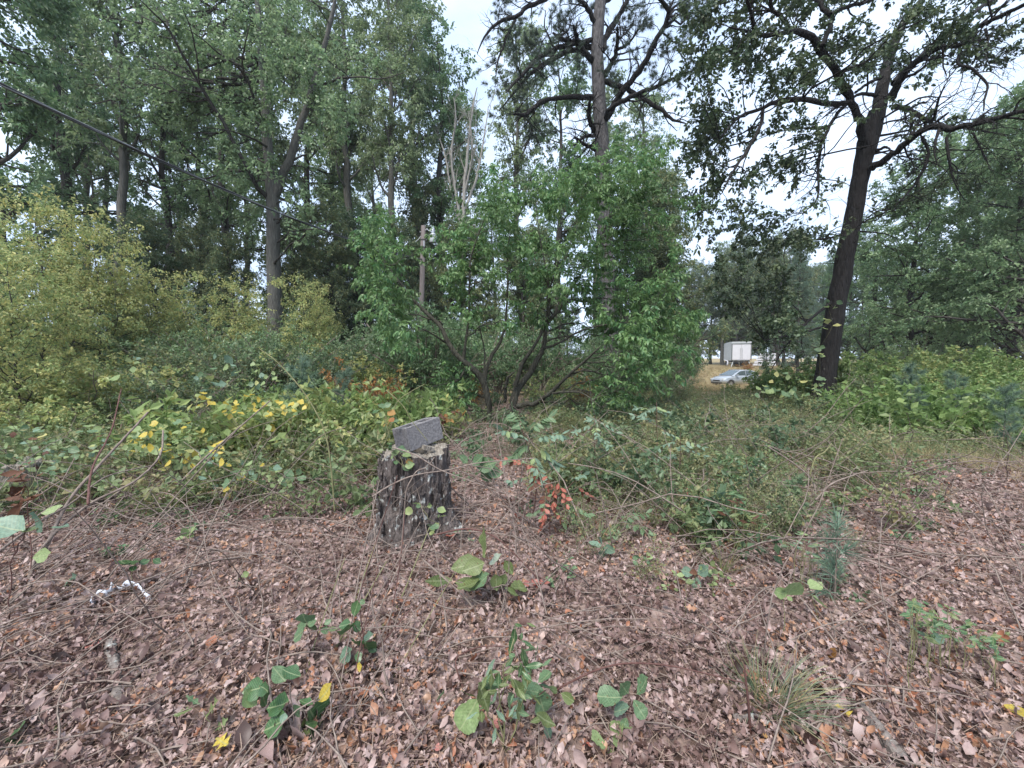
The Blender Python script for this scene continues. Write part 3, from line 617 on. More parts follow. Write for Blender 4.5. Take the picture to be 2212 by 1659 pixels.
addt('b2', [(1585, 500, 14), (1570, 400, 12), (1590, 280, 9), (1620, 150, 5)], -2, c1, DT - 2.5)
addt('c', [(1290, 540, 13), (1280, 400, 11), (1240, 200, 9), (1180, 50, 5)], -2, c1, DT - 3.5)
addt('d', [(2030, 590, 20), (2100, 550, 18), (2200, 510, 15), (2330, 500, 10), (2480, 510, 8), (2620, 470, 4)], -1.5)
addt('e', [(1880, 1060, 18), (1930, 1020, 14), (2010, 990, 8), (2150, 900, 4)], -1)
addt('f', [(1745, 960, 20), (1640, 900, 14), (1500, 850, 9), (1300, 820, 4)], -3)
LL = list(Lt.values())
tt = discs([(560, 60, 110, 16), (420, 80, 110, 18), (300, 90, 100, 14), (650, 90, 80, 10), (470, 200, 100, 14), (350, 220, 90, 11), (600, 200, 80, 11), (690, 240, 60, 7), (540, 320, 80, 10), (440, 350, 70, 8), (660, 370, 60, 7), (720, 150, 50, 5), (240, 170, 70, 7), (500, -80, 200, 18), (300, -70, 160, 12), (540, 440, 60, 5), (660, 480, 60, 5), (760, 200, 40, 3), (800, 170, 40, 3)], 1.1, DT - .2, 1.8)
rc, rr = reach(*skel(LL), tt, 8, .04, 1.)
t1, t1r = branch(rc, rr, 8, .95, 6, .3, 1, (30, 75), -.05, .18)
root = empty('forked_tree', base)
tag(root, 'tall forked grey tree with long dark ascending limbs, left of the lamp pole', 'tree')
b = [MB().add(*tubes(*[q_[None] for q_ in resample(*Lt[k], 24)], 10)).obj('trunk' if k == 't' else 'limb', M['grey_bark'], root, True) for k in 'tr']
b2 = [MB().add(*tubes(Lt[k][0][None], Lt[k][1][None], 7)).obj('limb', M['dark_bark'], root, True) for k in Lt if k not in 'tr']
g = tubeset([(rc, rr), (t1, t1r)], 'branches', M['dark_bark'], root, [4, 3]); g['kind'] = 'stuff'
V, F, R = leafset(t1, t1r, 18, .14, .075, droop=.55, along=.3, shape='h', jit=.05)
lf = MB().add(V, F, R).obj('foliage', M['forest_leaf'], root)
rebase([*b, *b2, g, lf], root)

# --- the bare dead tree between the pole and the pine
DB = 26.
base = GD(1000, DB)
Lb = [limb(p_, DB, dd) for p_, dd in [
    ([(1000, 830, 12), (1000, 600, 10), (1003, 430, 8), (1010, 330, 6), (1020, 240, 4), (1030, 190, 2)], 0),
    ([(1000, 520, 8), (985, 420, 6), (975, 330, 5), (985, 260, 3), (980, 210, 2)], -1),
    ([(1001, 500, 7), (980, 440, 5), (962, 340, 4), (950, 300, 2)], 1),
    ([(1002, 460, 6), (1030, 380, 5), (1045, 300, 3), (1055, 230, 2)], 1),
    ([(1003, 420, 5), (1020, 330, 4), (1012, 240, 2)], -1)]]
s1, s1r = branch(*stack(Lb), 8, 1.8, 7, .3, 1, (20, 45), .08, .12)
s2, s2r = branch(s1, s1r, 5, .9, 6, .2, 1, (20, 50), .06, .15)
root = empty('dead_tree', base)
tag(root, 'leafless pale dead tree with fine upright twigs between the lamp pole and the pine', 'tree')
b = [MB().add(*tubes(c[None], r[None], 6)).obj('limb' if i else 'trunk', M['dead_bark'], root, True) for i, (c, r) in enumerate(Lb)]
g = tubeset([(s1, np.maximum(s1r, .014)), (s2, np.maximum(s2r, .010))], 'branches', M['dead_bark'], root, [4, 3]); g['kind'] = 'stuff'
rebase([*b, g], root)

# ------------------------------------------------------------------ trees of the wood: one of each kind, then copies
def make_tree(name, h, r0, clear, nl, ll, lmat, bmat, lean=0., k2=8, l2=1.6, k3=6, l3=.65, q=18, leaf=.15, wd=.085, up=.05, needles=False, ang=(45, 80), droop=.45, dome=.5, flat=0.):
    """a tree of its own at the origin: trunk, limbs, foliage"""
    n = 16; z = np.linspace(0, 1, n); wob = np.cumsum(rn(n, 2) * .012 * h, axis=0) * .35
    c = np.stack([wob[:, 0] + lean * h * z ** 1.3, wob[:, 1], z * h], -1); c[0, :2] = 0
    r = r0 * (1 - .85 * z) * (1 + .35 * np.exp(-z * 40))
    l1, l1r = branch(c[None], r[None], nl, ll, 9, clear, .98, ang, up, .12, rfac=.5, short=dome, flat=flat)
    l2_, l2r = branch(l1, l1r, k2, l2, 7, .2, 1, (30, 75), .0, .16, flat=flat)
    l3_, l3r = branch(l2_, l2r, k3, l3, 5, .2, 1, (30, 75), -.03, .18, flat=flat)
    root = empty(name)
    tr = MB().add(*tubes(c[None], r[None], 10)).obj('trunk', bmat, root, True)
    tubeset([(l1, l1r), (l2_, l2r)], 'branches', bmat, root, [5, 3])
    if needles: V, F, R = needleset(l3_, l3r, 3, q, leaf, wd)
    else: V, F, R = leafset(l3_, l3r, q, leaf, wd, droop=droop, jit=.05)
    MB().add(V, F, R).obj('foliage', lmat, root)
    return root
def make_shrub(name, h, w, ns, lmat, bmat, k2=7, k3=5, q=10, leaf=.06, wd=.035, arch=-.05, shape='d', upn=1., droop=.2, flat=0.):
    root = empty(name)
    a = ru(0, 6.283, ns); tilt = np.abs(rn(ns)) * .35 + .12
    d = np.stack([np.cos(a) * np.sin(tilt), np.sin(a) * np.sin(tilt), np.cos(tilt)], -1); p = np.stack([np.cos(a), np.sin(a), 0 * a], -1) * .12 * w * ru(0, 1, ns)[:, None]
    n = 9; st = h * ru(.7, 1.15, ns) / (n - 1); pts = [p]
    for i in range(n - 1):
        d = nrm(d + .12 * rn(ns, 3) + np.array([0, 0, arch * i / 4]) + np.stack([np.cos(a), np.sin(a), 0 * a], -1) * .05 * w / h); p = p + d * st[:, None]; pts.append(p)
    c = np.stack(pts, 1); c[..., 2] = np.maximum(c[..., 2], 0); r = np.linspace(.012, .004, n)[None] * ru(.7, 1.4, ns)[:, None] * h ** .5
    s2, s2r = branch(c, r, k2, .34 * h, 6, .15, 1, (30, 80), -.01, .18, flat=flat)
    s3, s3r = branch(s2, s2r, k3, .16 * h, 5, .15, 1, (30, 80), -.03, .2, flat=flat)
    tubeset([(c, r), (s2, s2r)], 'stems', bmat, root, [4, 3])
    V, F, R = leafset(s3, s3r, q, leaf, wd, droop=droop, jit=.012, shape=shape, upn=upn)
    MB().add(V, F, R).obj('foliage', lmat, root)
    return root
first = {}
def place(kind, x, y, rz, sc, label, cat, group=None, dz=0):
    src = protos[kind]
    if kind not in first: o_ = src; first[kind] = True
    else: o_ = copy_tree(src)
    o_.location = (x, y, float(H(x, y)) - .05 + dz); o_.rotation_euler = (0, 0, rz); o_.scale = sc if isinstance(sc, tuple) else (sc, sc, sc)
    for k_ in ('group',):
        if k_ in o_: del o_[k_]
    tag(o_, label, cat, group); return o_
protos = {}
protos['tallA'] = make_tree('forest_tree', 20, .30, .38, 24, 3.6, M['forest_leaf'], M['dark_bark'], k2=7, k3=6, q=14, leaf=.16, wd=.095)
protos['tallB'] = make_tree('forest_tree', 20, .26, .45, 22, 3.0, M['forest_leaf_pale'], M['grey_bark'], k2=7, k3=6, q=15, leaf=.16, wd=.078, up=.10, ang=(30, 65), droop=.7)
protos['tallC'] = make_tree('forest_tree', 18, .24, .18, 30, 3.2, M['forest_leaf'], M['dark_bark'], lean=.04, k2=7, k3=6, q=13, leaf=.155, wd=.09, up=.02)
protos['bushy'] = make_tree('bushy_tree', 10, .16, .08, 36, 3.0, M['shrub_leaf'], M['dark_bark'], k2=8, k3=6, l2=1.3, l3=.5, q=15, leaf=.125, wd=.07, up=.03, dome=.7)
protos['dark_bushy'] = make_tree('bushy_tree', 12, .2, .10, 36, 3.8, M['forest_leaf'], M['dark_bark'], k2=8, k3=6, l2=1.5, l3=.55, q=15, leaf=.13, wd=.075, up=.0, dome=.65)
protos['conifer'] = make_tree('conifer_tree', 14, .16, .10, 60, 2.4, M['young_pine'], M['dark_bark'], k2=8, k3=4, l2=.8, l3=.4, q=12, leaf=.16, wd=.02, up=.02, needles=True, ang=(70, 95), dome=.8, flat=.6)
protos['sapling'] = make_tree('sapling_tree', 5.5, .05, .08, 34, 1.9, M['yellowgreen_leaf'], M['dark_bark'], k2=7, k3=5, l2=1.0, l3=.42, q=9, leaf=.095, wd=.05, up=.02, ang=(35, 80), dome=.25, flat=.5)
protos['shrub'] = make_shrub('leafy_shrub', 2.2, 2.2, 22, M['shrub_leaf'], M['twig'], q=11, leaf=.075, wd=.042)
protos['bank'] = make_shrub('bank_shrub', 1.6, 2.0, 20, M['bank_leaf'], M['green_twig'], q=11, leaf=.085, wd=.055)
protos['dark_shrub'] = make_shrub('dark_shrub', 2.2, 2.2, 22, M['forest_leaf'], M['twig'], q=11, leaf=.075, wd=.036)
protos['yellow_shrub'] = make_shrub('yellow_shrub', 1.8, 2.0, 18, M['yellowgreen_leaf'], M['twig'], q=10, leaf=.075, wd=.045)
protos['rust_shrub'] = make_shrub('rusty_shrub', 1.3, 1.4, 12, M['rust_leaf'], M['twig'], k2=5, k3=4, q=9, leaf=.08, wd=.035)
def at(u, d): return (u * K - 512) / 400 * d, d
# (kind, u, d, height factor, label)
wood = [
 ('tallC', 30, 22, 1.4, 'dark leafy forest tree at the left edge of the wood, behind the yellow saplings'),
 ('tallA', 142, 25, 1.4, 'slim dark forest tree behind the taller yellow sapling, with high crown'),
 ('tallB', 203, 31, 1.35, 'thin grey forest tree between the yellow sapling and the pale straight trunk'),
 ('tallA', 240, 33, 1.15, 'dark forest tree deep in the left wood, just left of the pale straight trunk'),
 ('tallB', 288, 22, 1.25, 'straight pale grey trunk standing clear against bright sky in the left wood'),
 ('tallA', 352, 24, 1.05, 'dark straight trunk, first to the right of the pale straight trunk'),
 ('tallC', 384, 33, 1.2, 'thinner forest tree behind, between two dark straight trunks of the left wood'),
 ('tallA', 428, 27, 1.1, 'dark straight trunk midway between the pale trunk and the forked tree'),
 ('tallA', 488, 23, 1.0, 'dark straight trunk nearest to the left of the forked tree'),
 ('tallB', 540, 36, 1.2, 'distant forest tree seen low behind the forked tree'),
 ('tallC', 655, 28, 1.35, 'leafy forest tree close to the right of the forked tree'),
 ('tallB', 735, 33, 1.35, 'slender pale forest tree between the forked tree and the lamp pole'),
 ('tallB', 858, 25, 1.25, 'tall pale crowned tree rising over the lamp pole, left one of two'),
 ('tallA', 948, 29, 1.2, 'tall dark stemmed tree just behind and right of the lamp pole'),
 ('tallB', 810, 40, 1.3, 'far pale forest tree whose crown shows left of the lamp pole'),
 ('tallB', 1120, 33, 1.4, 'pale forest tree behind the left side of the dogwood and the pine limbs'),
 ('tallC', 1205, 30, 1.35, 'leafy forest tree directly behind the left limbs of the pine'),
 ('tallB', 1385, 36, 1.25, 'pale forest tree behind the right limbs of the pine'),
 ('tallA', 1060, 44, .9, 'far forest tree low behind the dead tree'),
 ('bushy', 1400, 24, 1.2, 'olive green bushy tree filling the gap right of the dogwood'),
 ('bushy', 1405, 31, 1.2, 'second olive bushy tree farther back beside the sky gap'),
 ('bushy', 1350, 21, .95, 'bushy tree hidden behind the right half of the dogwood'),
 ('bushy', 1130, 23, .9, 'bushy green tree behind the two dogwood stems'),
 ('bushy', 1000, 26, 1.0, 'bushy green tree between the lamp pole and the dogwood'),
 ('dark_bushy', 800, 27, .85, 'bluish dark bushy tree low behind the left of the lamp pole'),
 ('dark_bushy', 715, 25, .75, 'dark bushy tree behind the rusty shrub'),
 ('dark_bushy', 1960, 22, 1.0, 'dark spreading tree with crooked double trunk right of the oak'),
 ('dark_bushy', 2060, 25, 1.3, 'tall dark leafy tree second to the right of the oak'),
 ('dark_bushy', 2180, 18, 1.05, 'big dark leafy tree at the right edge, above the bank'),
 ('dark_bushy', 2260, 15, 1.0, 'nearest dark leafy tree cut by the right edge'),
 ('bushy', 2130, 30, 1.5, 'paler tall tree showing above the dark trees on the right'),
 ('dark_bushy', 1880, 30, 1.0, 'dark tree close behind the right side of the oak trunk'),
 ('bushy', 925, 28, 1.35, 'bushy tree directly behind the top of the lamp pole'),
 ('conifer', 1722, 40, 1.0, 'slim conifer with layered boughs between the car and the oak trunk'),
 ('conifer', 1655, 47, .42, 'small young conifer standing before the white trailer'),
 ('conifer', 1795, 44, 1.0, 'conifer half hidden behind the oak trunk'),
 ('conifer', 1860, 38, .9, 'conifer just right of the oak trunk'),
 ('bushy', 1475, 42, .75, 'rounded bushy tree left of the white trailer'),
 ('tallB', 1560, 72, 1.05, 'far pale green tree above the trailer, left one'),
 ('conifer', 1610, 74, 1.25, 'far conifer standing tall behind the trailer'),
 ('tallB', 1665, 70, 1.05, 'far pale green tree above the trailer, right one'),
 ('conifer', 1740, 76, 1.3, 'far conifer beyond the trailer toward the oak'),
 ('bushy', 1590, 63, 1.9, 'far bushy tree directly behind the trailer'),
 ('bushy', 1680, 60, 1.9, 'far bushy tree right of the trailer'),
 ('tallC', -60, 14, 1.15, 'near leafy tree overhanging from beyond the left edge'),
 ('sapling', 95, 10.5, .95, 'yellow green sapling on the far left, the larger one'),
 ('sapling', 215, 11.5, .92, 'yellow green sapling beside the larger yellow one, toward the wood'),
 ('sapling', -20, 9.0, .75, 'yellow green sapling cut by the left edge'),
 ('tallB', 765, 27, 1.4, 'pale tall tree filling the space between the forked tree and the lamp pole'),
 ('tallB', 905, 31, 1.45, 'tallest pale tree in the row directly above the lamp pole'),
 ('sapling', 330, 13, .72, 'yellow green sapling at the right end of the pale thicket, beside the dark trunks'),
 ('sapling', 30, 7.4, .62, 'nearest low yellow green sapling at the left edge'),
 ('bushy', 345, 19, .78, 'small green understorey tree left of the dark straight trunks'),
 ('bushy', 435, 21, .85, 'small green understorey tree below the middle dark trunk'),
 ('bushy', 515, 19.5, .72, 'small green understorey tree left of the forked trunk foot'),
 ('bushy', 640, 21, .85, 'small green understorey tree right of the forked trunk foot'),
 ('bushy', 715, 20, .85, 'small green understorey tree above the rusty shrub'),
 ('bushy', 785, 23, .95, 'small green understorey tree left of the lamp pole foot'),
 ('tallB', 605, 26, 1.3, 'pale leafy forest tree standing right behind the forked tree'),
 ('tallB', 1000, 38, 1.25, 'pale forest tree far behind the bare dead tree'),
 ('tallB', 1290, 34, 1.2, 'pale forest tree directly behind the pine trunk'),
 ('tallB', 1440, 42, 1.05, 'pale forest tree far right of the pine'),
 ('sapling', 655, 15, .75, 'yellow green sapling at the foot of the forked tree'),
 ('sapling', 505, 14, .72, 'leafy green sapling left of the forked tree trunk'),
]
for i, (kd, u, d, s, lab) in enumerate(wood):
    x, y = at(u, d); wj = rng.uniform(.9, 1.1)
    place(kd, x, y, rng.uniform(0, 6.283), (s * wj, s * wj, s), lab, 'tree')
# trees of the wood that stand behind the first rows
far = [(u + rng.normal() * 14, d, k_) for k_, row in (('tallB', 46), ('tallA', 58)) for u, d in zip(np.linspace(-80, 1420, 7), row + 6 * rn(7))]
for u, d, k_ in far:
    x, y = at(u, d); place(k_, x, y, rng.uniform(0, 6.283), rng.uniform(.7, .95), 'forest tree of the dense back rows, mostly hidden behind the nearer trees', 'tree', 'trees in the back rows of the wood')
for u, d, k_ in [(u_, 33 + 3 * rng.normal(), 'bushy') for u_ in np.linspace(700, 1400, 9)] + [(u_, 80 + 5 * rng.normal(), 'bushy') for u_ in np.linspace(1480, 1800, 13)]:
    x, y = at(u, d); place(k_, x, y, rng.uniform(0, 6.283), rng.uniform(.75, .95) if d < 50 else rng.uniform(1.6, 2.1), 'bushy tree of the dense background, mostly hidden behind the nearer trees', 'tree', 'bushy trees of the far background')
for u, d in zip(np.linspace(1830, 2260, 7), 40 + 6 * rn(7)):
    x, y = at(u, d); place('dark_bushy', x, y, rng.uniform(0, 6.283), rng.uniform(1.0, 1.3), 'dark tree of the dense thicket behind the right bank', 'tree', 'trees in the thicket behind the right bank')

shrubs = [
 ('dark_shrub', 345, 12.5, 1.1, 'dark green shrub under the left wood, beside the yellow saplings'),
 ('shrub', 420, 11, 1.05, 'green shrub in the left thicket in front of the dark straight trunks'),
 ('dark_shrub', 480, 13, 1.2, 'dark green shrub right of the straight trunks in the thicket'),
 ('shrub', 545, 10.5, 1.0, 'green shrub in the thicket below the forked tree'),
 ('dark_shrub', 610, 12.5, 1.15, 'dense dark shrub around the foot of the forked tree'),
 ('shrub', 690, 12, 1.05, 'green shrub left of the rusty shrub'),
 ('yellow_shrub', 725, 12.5, 1.2, 'yellowish shrub behind the rusty shrub'),
 ('rust_shrub', 765, 10.5, 1.15, 'rusty orange leaved shrub left of the lamp pole'),
 ('rust_shrub', 840, 12, .9, 'small rusty shrub at the foot of the lamp pole'),
 ('yellow_shrub', 60, 8.2, 1.1, 'yellow green shrub at the left edge below the saplings'),
 ('yellow_shrub', 190, 8.2, .95, 'yellow green shrub in front of the two saplings'),
 ('yellow_shrub', 300, 9.2, 1.0, 'yellow green shrub at the right foot of the saplings'),
 ('yellow_shrub', 130, 7.0, .62, 'low yellowish shrub at the left edge of the clearing'),
 ('yellow_shrub', 250, 7.4, .6, 'low yellowish shrub before the taller yellow shrubs'),
 ('shrub', 395, 8.2, .7, 'low green shrub in the middle of the left thicket'),
 ('yellow_shrub', 820, 15, 1.1, 'yellow green shrub behind the cinder block'),
 ('dark_shrub', 900, 17, 1.4, 'dark shrub right of the lamp pole foot'),
 ('dark_shrub', 990, 15.5, .9, 'dark shrub behind the left dogwood stem'),
 ('yellow_shrub', 1180, 13.2, .75, 'yellow brown shrub under the right dogwood stem'),
 ('rust_shrub', 1240, 13.8, .9, 'brownish shrub in the shade right of the dogwood stems'),
 ('rust_shrub', 1010, 14, .8, 'brownish shrub between the pole and the dogwood stems'),
 ('dark_shrub', 1330, 16, 1.2, 'dark shrub at the foot of the pine'),
 ('dark_shrub', 1435, 17, 1.05, 'dark rounded shrub left of the parked car'),
 ('shrub', 1440, 13, .6, 'low green shrub between the dogwood and the car'),
 ('bank', 1585, 17, .42, 'bright green bush in front of the parked car'),
 ('bank', 1672, 15.5, .72, 'bright green bush right of the car, before the oak'),
 ('bank', 1720, 16, 1.05, 'bright green bush left of the oak trunk'),
 ('bank', 1735, 12.8, .36, 'leafy bush around the left foot of the oak'),
 ('bank', 1812, 12.8, .38, 'leafy bush around the right foot of the oak'),
 ('bank', 1850, 15, 1.2, 'bright green bush just right of the oak trunk'),
 ('bank', 1915, 13.5, 1.15, 'bright green bush on the right bank, second from the oak'),
 ('bank', 1985, 14.5, 1.3, 'bright green bush on the right bank below the crooked trunk'),
 ('bank', 2050, 12, 1.15, 'bright green bush behind the blue green pine sapling'),
 ('bank', 2120, 13, 1.3, 'bright green bush on the right bank near the edge'),
 ('bank', 2200, 11, 1.2, 'bright green bush cut by the right edge'),
 ('bank', 2130, 10, .95, 'yellow green bush in the front row of the right bank'),
 ('bank', 2240, 9, .95, 'yellow green bush at the right edge in the front row'),
 ('shrub', 1890, 10.8, .62, 'low dull green shrub between the oak and the pine saplings'),
 ('shrub', 2170, 8.4, .55, 'low dull green shrub by the path at the right edge'),
 ('dark_shrub', 1985, 19, 1.3, 'dark vine covered mound at the foot of the crooked trunk'),
]
for kd, u, d, s, lab in shrubs:
    x, y = at(u, d); w_ = rng.uniform(.9, 1.15)
    place(kd, x, y, rng.uniform(0, 6.283), (s * w_, s * w_, s), lab, 'shrub')
# shrubs that close the view low between the trunks
for u, d in [(x_, 19 + 2.5 * rng.normal()) for x_ in np.linspace(-40, 1400, 19)]:
    x, y = at(u, d); place('dark_shrub', x, y, rng.uniform(0, 6.283), rng.uniform(1.5, 2.1) if u < 620 else rng.uniform(1.2, 1.7), 'dark shrub of the understorey between the trunks of the wood', 'shrub', 'understorey shrubs of the wood')

# young pines with soft bluish needles
def young_pine(h, nl, ll, q=30):
    n = 12; z = np.linspace(0, 1, n); c = np.stack([.03 * h * np.sin(3 * z), 0 * z, z * h], -1); r = .012 * h ** .5 * (1.1 - z)
    l1, l1r = branch(c[None], r[None], nl, ll, 7, .1, 1, (45, 75), .06, .1, short=.6)
    root = empty('pine_sapling')
    tubeset([(c[None], r[None]), (l1, l1r)], 'stem', M['twig'], root, [5, 3])
    V, F, R = needleset(l1, l1r, 10, q, .15, .006, t0=.2); V2, F2, R2 = needleset(c[None], r[None], 24, q, .15, .006, t0=.3)
    MB().add(V, F, R).add(V2, F2, R2).obj('needles', M['young_pine'], root); return root
protos['ypine'] = young_pine(1.6, 22, .6, 16); protos['ypine_low'] = young_pine(.6, 6, .24, 6)
for kd, u, d, s, lab in [('ypine', 655, 7.6, 1.0, 'blue green pine sapling in the left thicket, behind the yellow leaved vine'), ('ypine', 745, 8.4, .85, 'smaller blue green pine sapling left of the cinder block'),
        ('ypine', 1965, 8.6, .95, 'upright blue green pine sapling on the right bank, nearest to the oak'), ('ypine', 2062, 8.2, .85, 'blue green pine sapling on the right bank, second from the oak'), ('ypine', 2175, 6.6, .75, 'blue green pine sapling at the right edge above the path'),
        ('ypine_low', 1828, 2.62, .95, 'small pale green pine seedling on the right, leaning over the leaf litter')]:
    x, y = at(u, d); place(kd, x, y, rng.uniform(0, 6.283), s, lab, 'pine sapling')

# ------------------------------------------------------------------ ground cover nobody could count
def clump(kind):
    mb = MB(); n = 7
    if kind == 'leafy':
        c, r = _stems(6, .55, .22); s, sr = branch(c, r, 5, .2, 5, .2, 1, (35, 80), 0, .2)
        mb.add(*tubes(c, r, 3)); lf_ = .085 if rng.uniform() < .5 else .06; mb.add(*leafset(s, sr, 4, lf_, lf_ * .62, droop=.1, jit=.01)); mb.add(*leafset(c, r, 5, lf_, lf_ * .6, droop=.1))
    elif kind == 'fine':
        c, r = _stems(8, .5, .3); s, sr = branch(c, r, 5, .18, 5, .2, 1, (25, 70), 0, .2)
        mb.add(*tubes(c, r * .7, 3)); mb.add(*tubes(s, sr * .6, 3)); mb.add(*leafset(s, sr, 5, .032, .014, droop=.0, jit=.01))
    elif kind == 'grass':
        a = ru(0, 6.283, 55); d = nrm(np.stack([np.cos(a) * .5, np.sin(a) * .5, np.full(55, 1.)], -1) + .25 * rn(55, 3))
        V, F, m_ = leaves(np.stack([np.cos(a), np.sin(a), 0 * a], -1) * .05 * ru(0, 1, 55)[:, None], d, nrm(np.stack([-np.cos(a), -np.sin(a), np.full(55, .6)], -1)), .42 * ru(.5, 1.2, 55), .006, shape='n', curl=.35)
        mb.add(V, F, np.repeat(rng.uniform(size=55), 3))
    elif kind == 'vine':
        c, r = _stems(4, .30, .6, .0); mb.add(*tubes(c, r, 3)); mb.add(*leafset(c, r, 9, .07, .056, droop=.05, jit=.03, along=.2, upn=1.6))
    return np.concatenate(mb.V), [f for f in mb.F], np.concatenate(mb.R)
def _stems(ns, h, spread, up=.03):
    a = ru(0, 6.283, ns); d = nrm(np.stack([np.cos(a) * spread, np.sin(a) * spread, np.full(ns, .6)], -1) + .2 * rn(ns, 3)); p = .06 * rn(ns, 3); p[:, 2] = 0; pts = [p]; st = h * ru(.6, 1.2, ns) / 6
    for i in range(6): d = nrm(d + .13 * rn(ns, 3) + np.array([0, 0, up - .02 * i])); p = p + d * st[:, None]; pts.append(p)
    c = np.stack(pts, 1); c[..., 2] = np.maximum(c[..., 2], .0); return c, np.linspace(.0035, .0015, 7)[None] * np.ones((ns, 1))
def sprinkle(name, kinds, mat, x, y, sc, label):
    mb = MB(); pr = [clump(k_) for k_ in kinds for _ in range(3)]
    w = rng.integers(0, len(pr), len(x)); yaw = ru(0, 6.283, len(x)); z = H(x, y)
    for j, (V, Fs, R) in enumerate(pr):
        ii = np.where(w == j)[0]
        if not len(ii): continue
        A = rotm(yaw[ii], .12 * rn(len(ii)), .12 * rn(len(ii))) * sc[ii, None, None]
        VV = np.einsum('nij,kj->nki', A, V) + np.stack([x, y, z], -1)[ii][:, None]
        rr_ = (R[None] * .55 + rng.uniform(size=(len(ii), 1)) * .45)
        FF = [(np.arange(len(ii))[:, None, None] * len(V) + f[None]).reshape(-1, f.shape[1]) for f in Fs]
        mb.add(VV.reshape(-1, 3), FF, rr_.reshape(-1))
    o_ = mb.obj(name, mat); tag(o_, label, None, None, 'stuff'); return o_
def uof(x, y): return (x / np.maximum(y, .5) * 400 + 512) / K
def cover(nn, dmin, dmax, start, width, umin=-150, umax=2360, patch=.5, pw=.8):
    x, y = scatter(nn, dmin, dmax, pw, 1.5); u = uof(x, y)
    ds = np.interp(u, start[0], start[1]) + 1.6 * (n2(x, y, .8, 9) - .5)
    pr = sstep(ds - width, ds + width, y) * ((n2(x, y, .9, 21) > .30 * patch * 1.6) * 1.)
    k_ = (rng.uniform(size=nn) < pr) & (u > umin) & (u < umax); return x[k_], y[k_]
ST = ([0, 300, 600, 800, 950, 1100, 1250, 1500, 1700, 1850, 1960, 2050, 2212], [4.5, 5.3, 5.3, 5.5, 6.6, 6.0, 3.9, 3.3, 3.1, 3.6, 5.0, 6.3, 6.6])
x, y = cover(3900, 3.6, 15, ST, 1.9, umax=980); sprinkle('leafy_weeds', ['leafy', 'leafy', 'fine'], M['weed_leaf'], x, y, ru(.6, 1.35, len(x)), 'thick green weeds covering the ground of the left thicket')
x, y = cover(1600, 2.6, 17, ST, 2.0, umin=880, umax=1850); sprinkle('fine_weeds', ['fine', 'fine', 'grass'], M['dry_weed'], x, y, ru(.5, 1.05, len(x)), 'thin brownish weeds and grass across the middle of the clearing')
x, y = cover(5600, 2.6, 17, ST, 2.0, umin=1150); k_ = (uof(x, y) < 1840) | (y < 8.6); x, y = x[k_], y[k_]; sprinkle('green_weeds', ['leafy', 'fine', 'grass', 'fine'], M['weed_leaf'], x, y, ru(.5, 1.1, len(x)), 'green weeds in front of the oak and the right bank')
x, y = cover(620, 5.4, 10, ST, .8, umax=960, patch=.8); sprinkle('tall_weeds', ['leafy'], M['bank_leaf'], x, y, ru(1.1, 1.9, len(x)), 'taller bright green weeds standing in the left thicket')
x, y = cover(800, 3.0, 12, ST, .8, umin=1000, umax=1830, patch=1.0); sprinkle('green_patches', ['leafy', 'leafy', 'fine'], M['shrub_leaf'], x, y, ru(.7, 1.3, len(x)), 'patches of darker green weeds across the clearing')
x, y = cover(1000, 6.6, 14, ([0, 1800, 1960, 2212], [9, 9.5, 7.6, 7.4]), .8, umin=1800, patch=.4); sprinkle('bank_weeds', ['leafy'], M['bank_leaf'], x, y, ru(1.1, 2.0, len(x)), 'bright green leafy weeds in front of the right bank bushes')
x, y = cover(900, 2.2, 7, ([0, 2212], [4.5, 4.5]), 2.5, patch=.9); sprinkle('low_seedlings', ['vine'], M['mid_leaf'], x, y, ru(.25, .6, len(x)), 'scattered tiny green seedlings poking through the leaf litter')
x, y = scatter(5200, 22, 58, 1., .35); x = x + y * .55; k_ = (uof(x, y) > 1490) & (uof(x, y) < 1900); x, y = x[k_], y[k_]; k_ = ~((np.abs(x - 21.4) < 2.4) & (np.abs(y - 38) < 2.0)); x, y = x[k_], y[k_]
sprinkle('tan_grass', ['grass'], M['tan_grass'], x, y, ru(.7, 1.4, len(x)), 'tall tan dry grass around the parked car')
x, y = at(2035, 5.7); xx = x + .8 * rn(70); yy = y + .35 * rn(70); sprinkle('straw_grass', ['grass'], M['tan_grass'], xx, yy, ru(.4, .8, 70), 'tan straw grass on the small bank beside the path')

# dead stems, sticks and briars
def sticks(nn, dmin, dmax, L, r, tilt, name, mat, label, up0=.0, half=1.45, par=None):
    r = r * 1.25
    x, y = scatter(nn, dmin, dmax, .9, half); a = ru(0, 6.283, nn); el = np.abs(rn(nn)) * tilt + up0
    d = np.stack([np.cos(a) * np.cos(el), np.sin(a) * np.cos(el), np.sin(el)], -1); p = np.stack([x, y, H(x, y) + .045], -1); pts = [p]; l = L * ru(.4, 1.4, nn)
    for i in range(7): d = nrm(d + .13 * rn(nn, 3) + np.array([0, 0, -.09 * (up0 > 0)])); p = p + d * (l / 7)[:, None]; pts.append(p)
    c = np.stack(pts, 1); c[..., 2] = np.maximum(c[..., 2], H(c[..., 0], c[..., 1]) + .03)
    o_ = MB().add(*tubes(c, (r * ru(.6, 1.4, nn))[:, None] * np.linspace(1, .45, 8)[None], 4)).obj(name, mat, par, True); tag(o_, label, None, None, 'stuff'); return o_
sticks(1500, 1.2, 8, .45, .0034, .12, 'fallen_twigs', M['twig'], 'thin fallen twigs lying over the leaf litter')
sticks(420, 1.7, 7.5, .9, .0034, .35, 'dry_stems', M['twig'], 'thin leaning dry stems standing out of the leaf litter', .55)
sticks(170, 2.0, 8, 1.3, .0032, .3, 'arching_stems', M['twig'], 'thin arching briar canes crossing the clearing', .35)
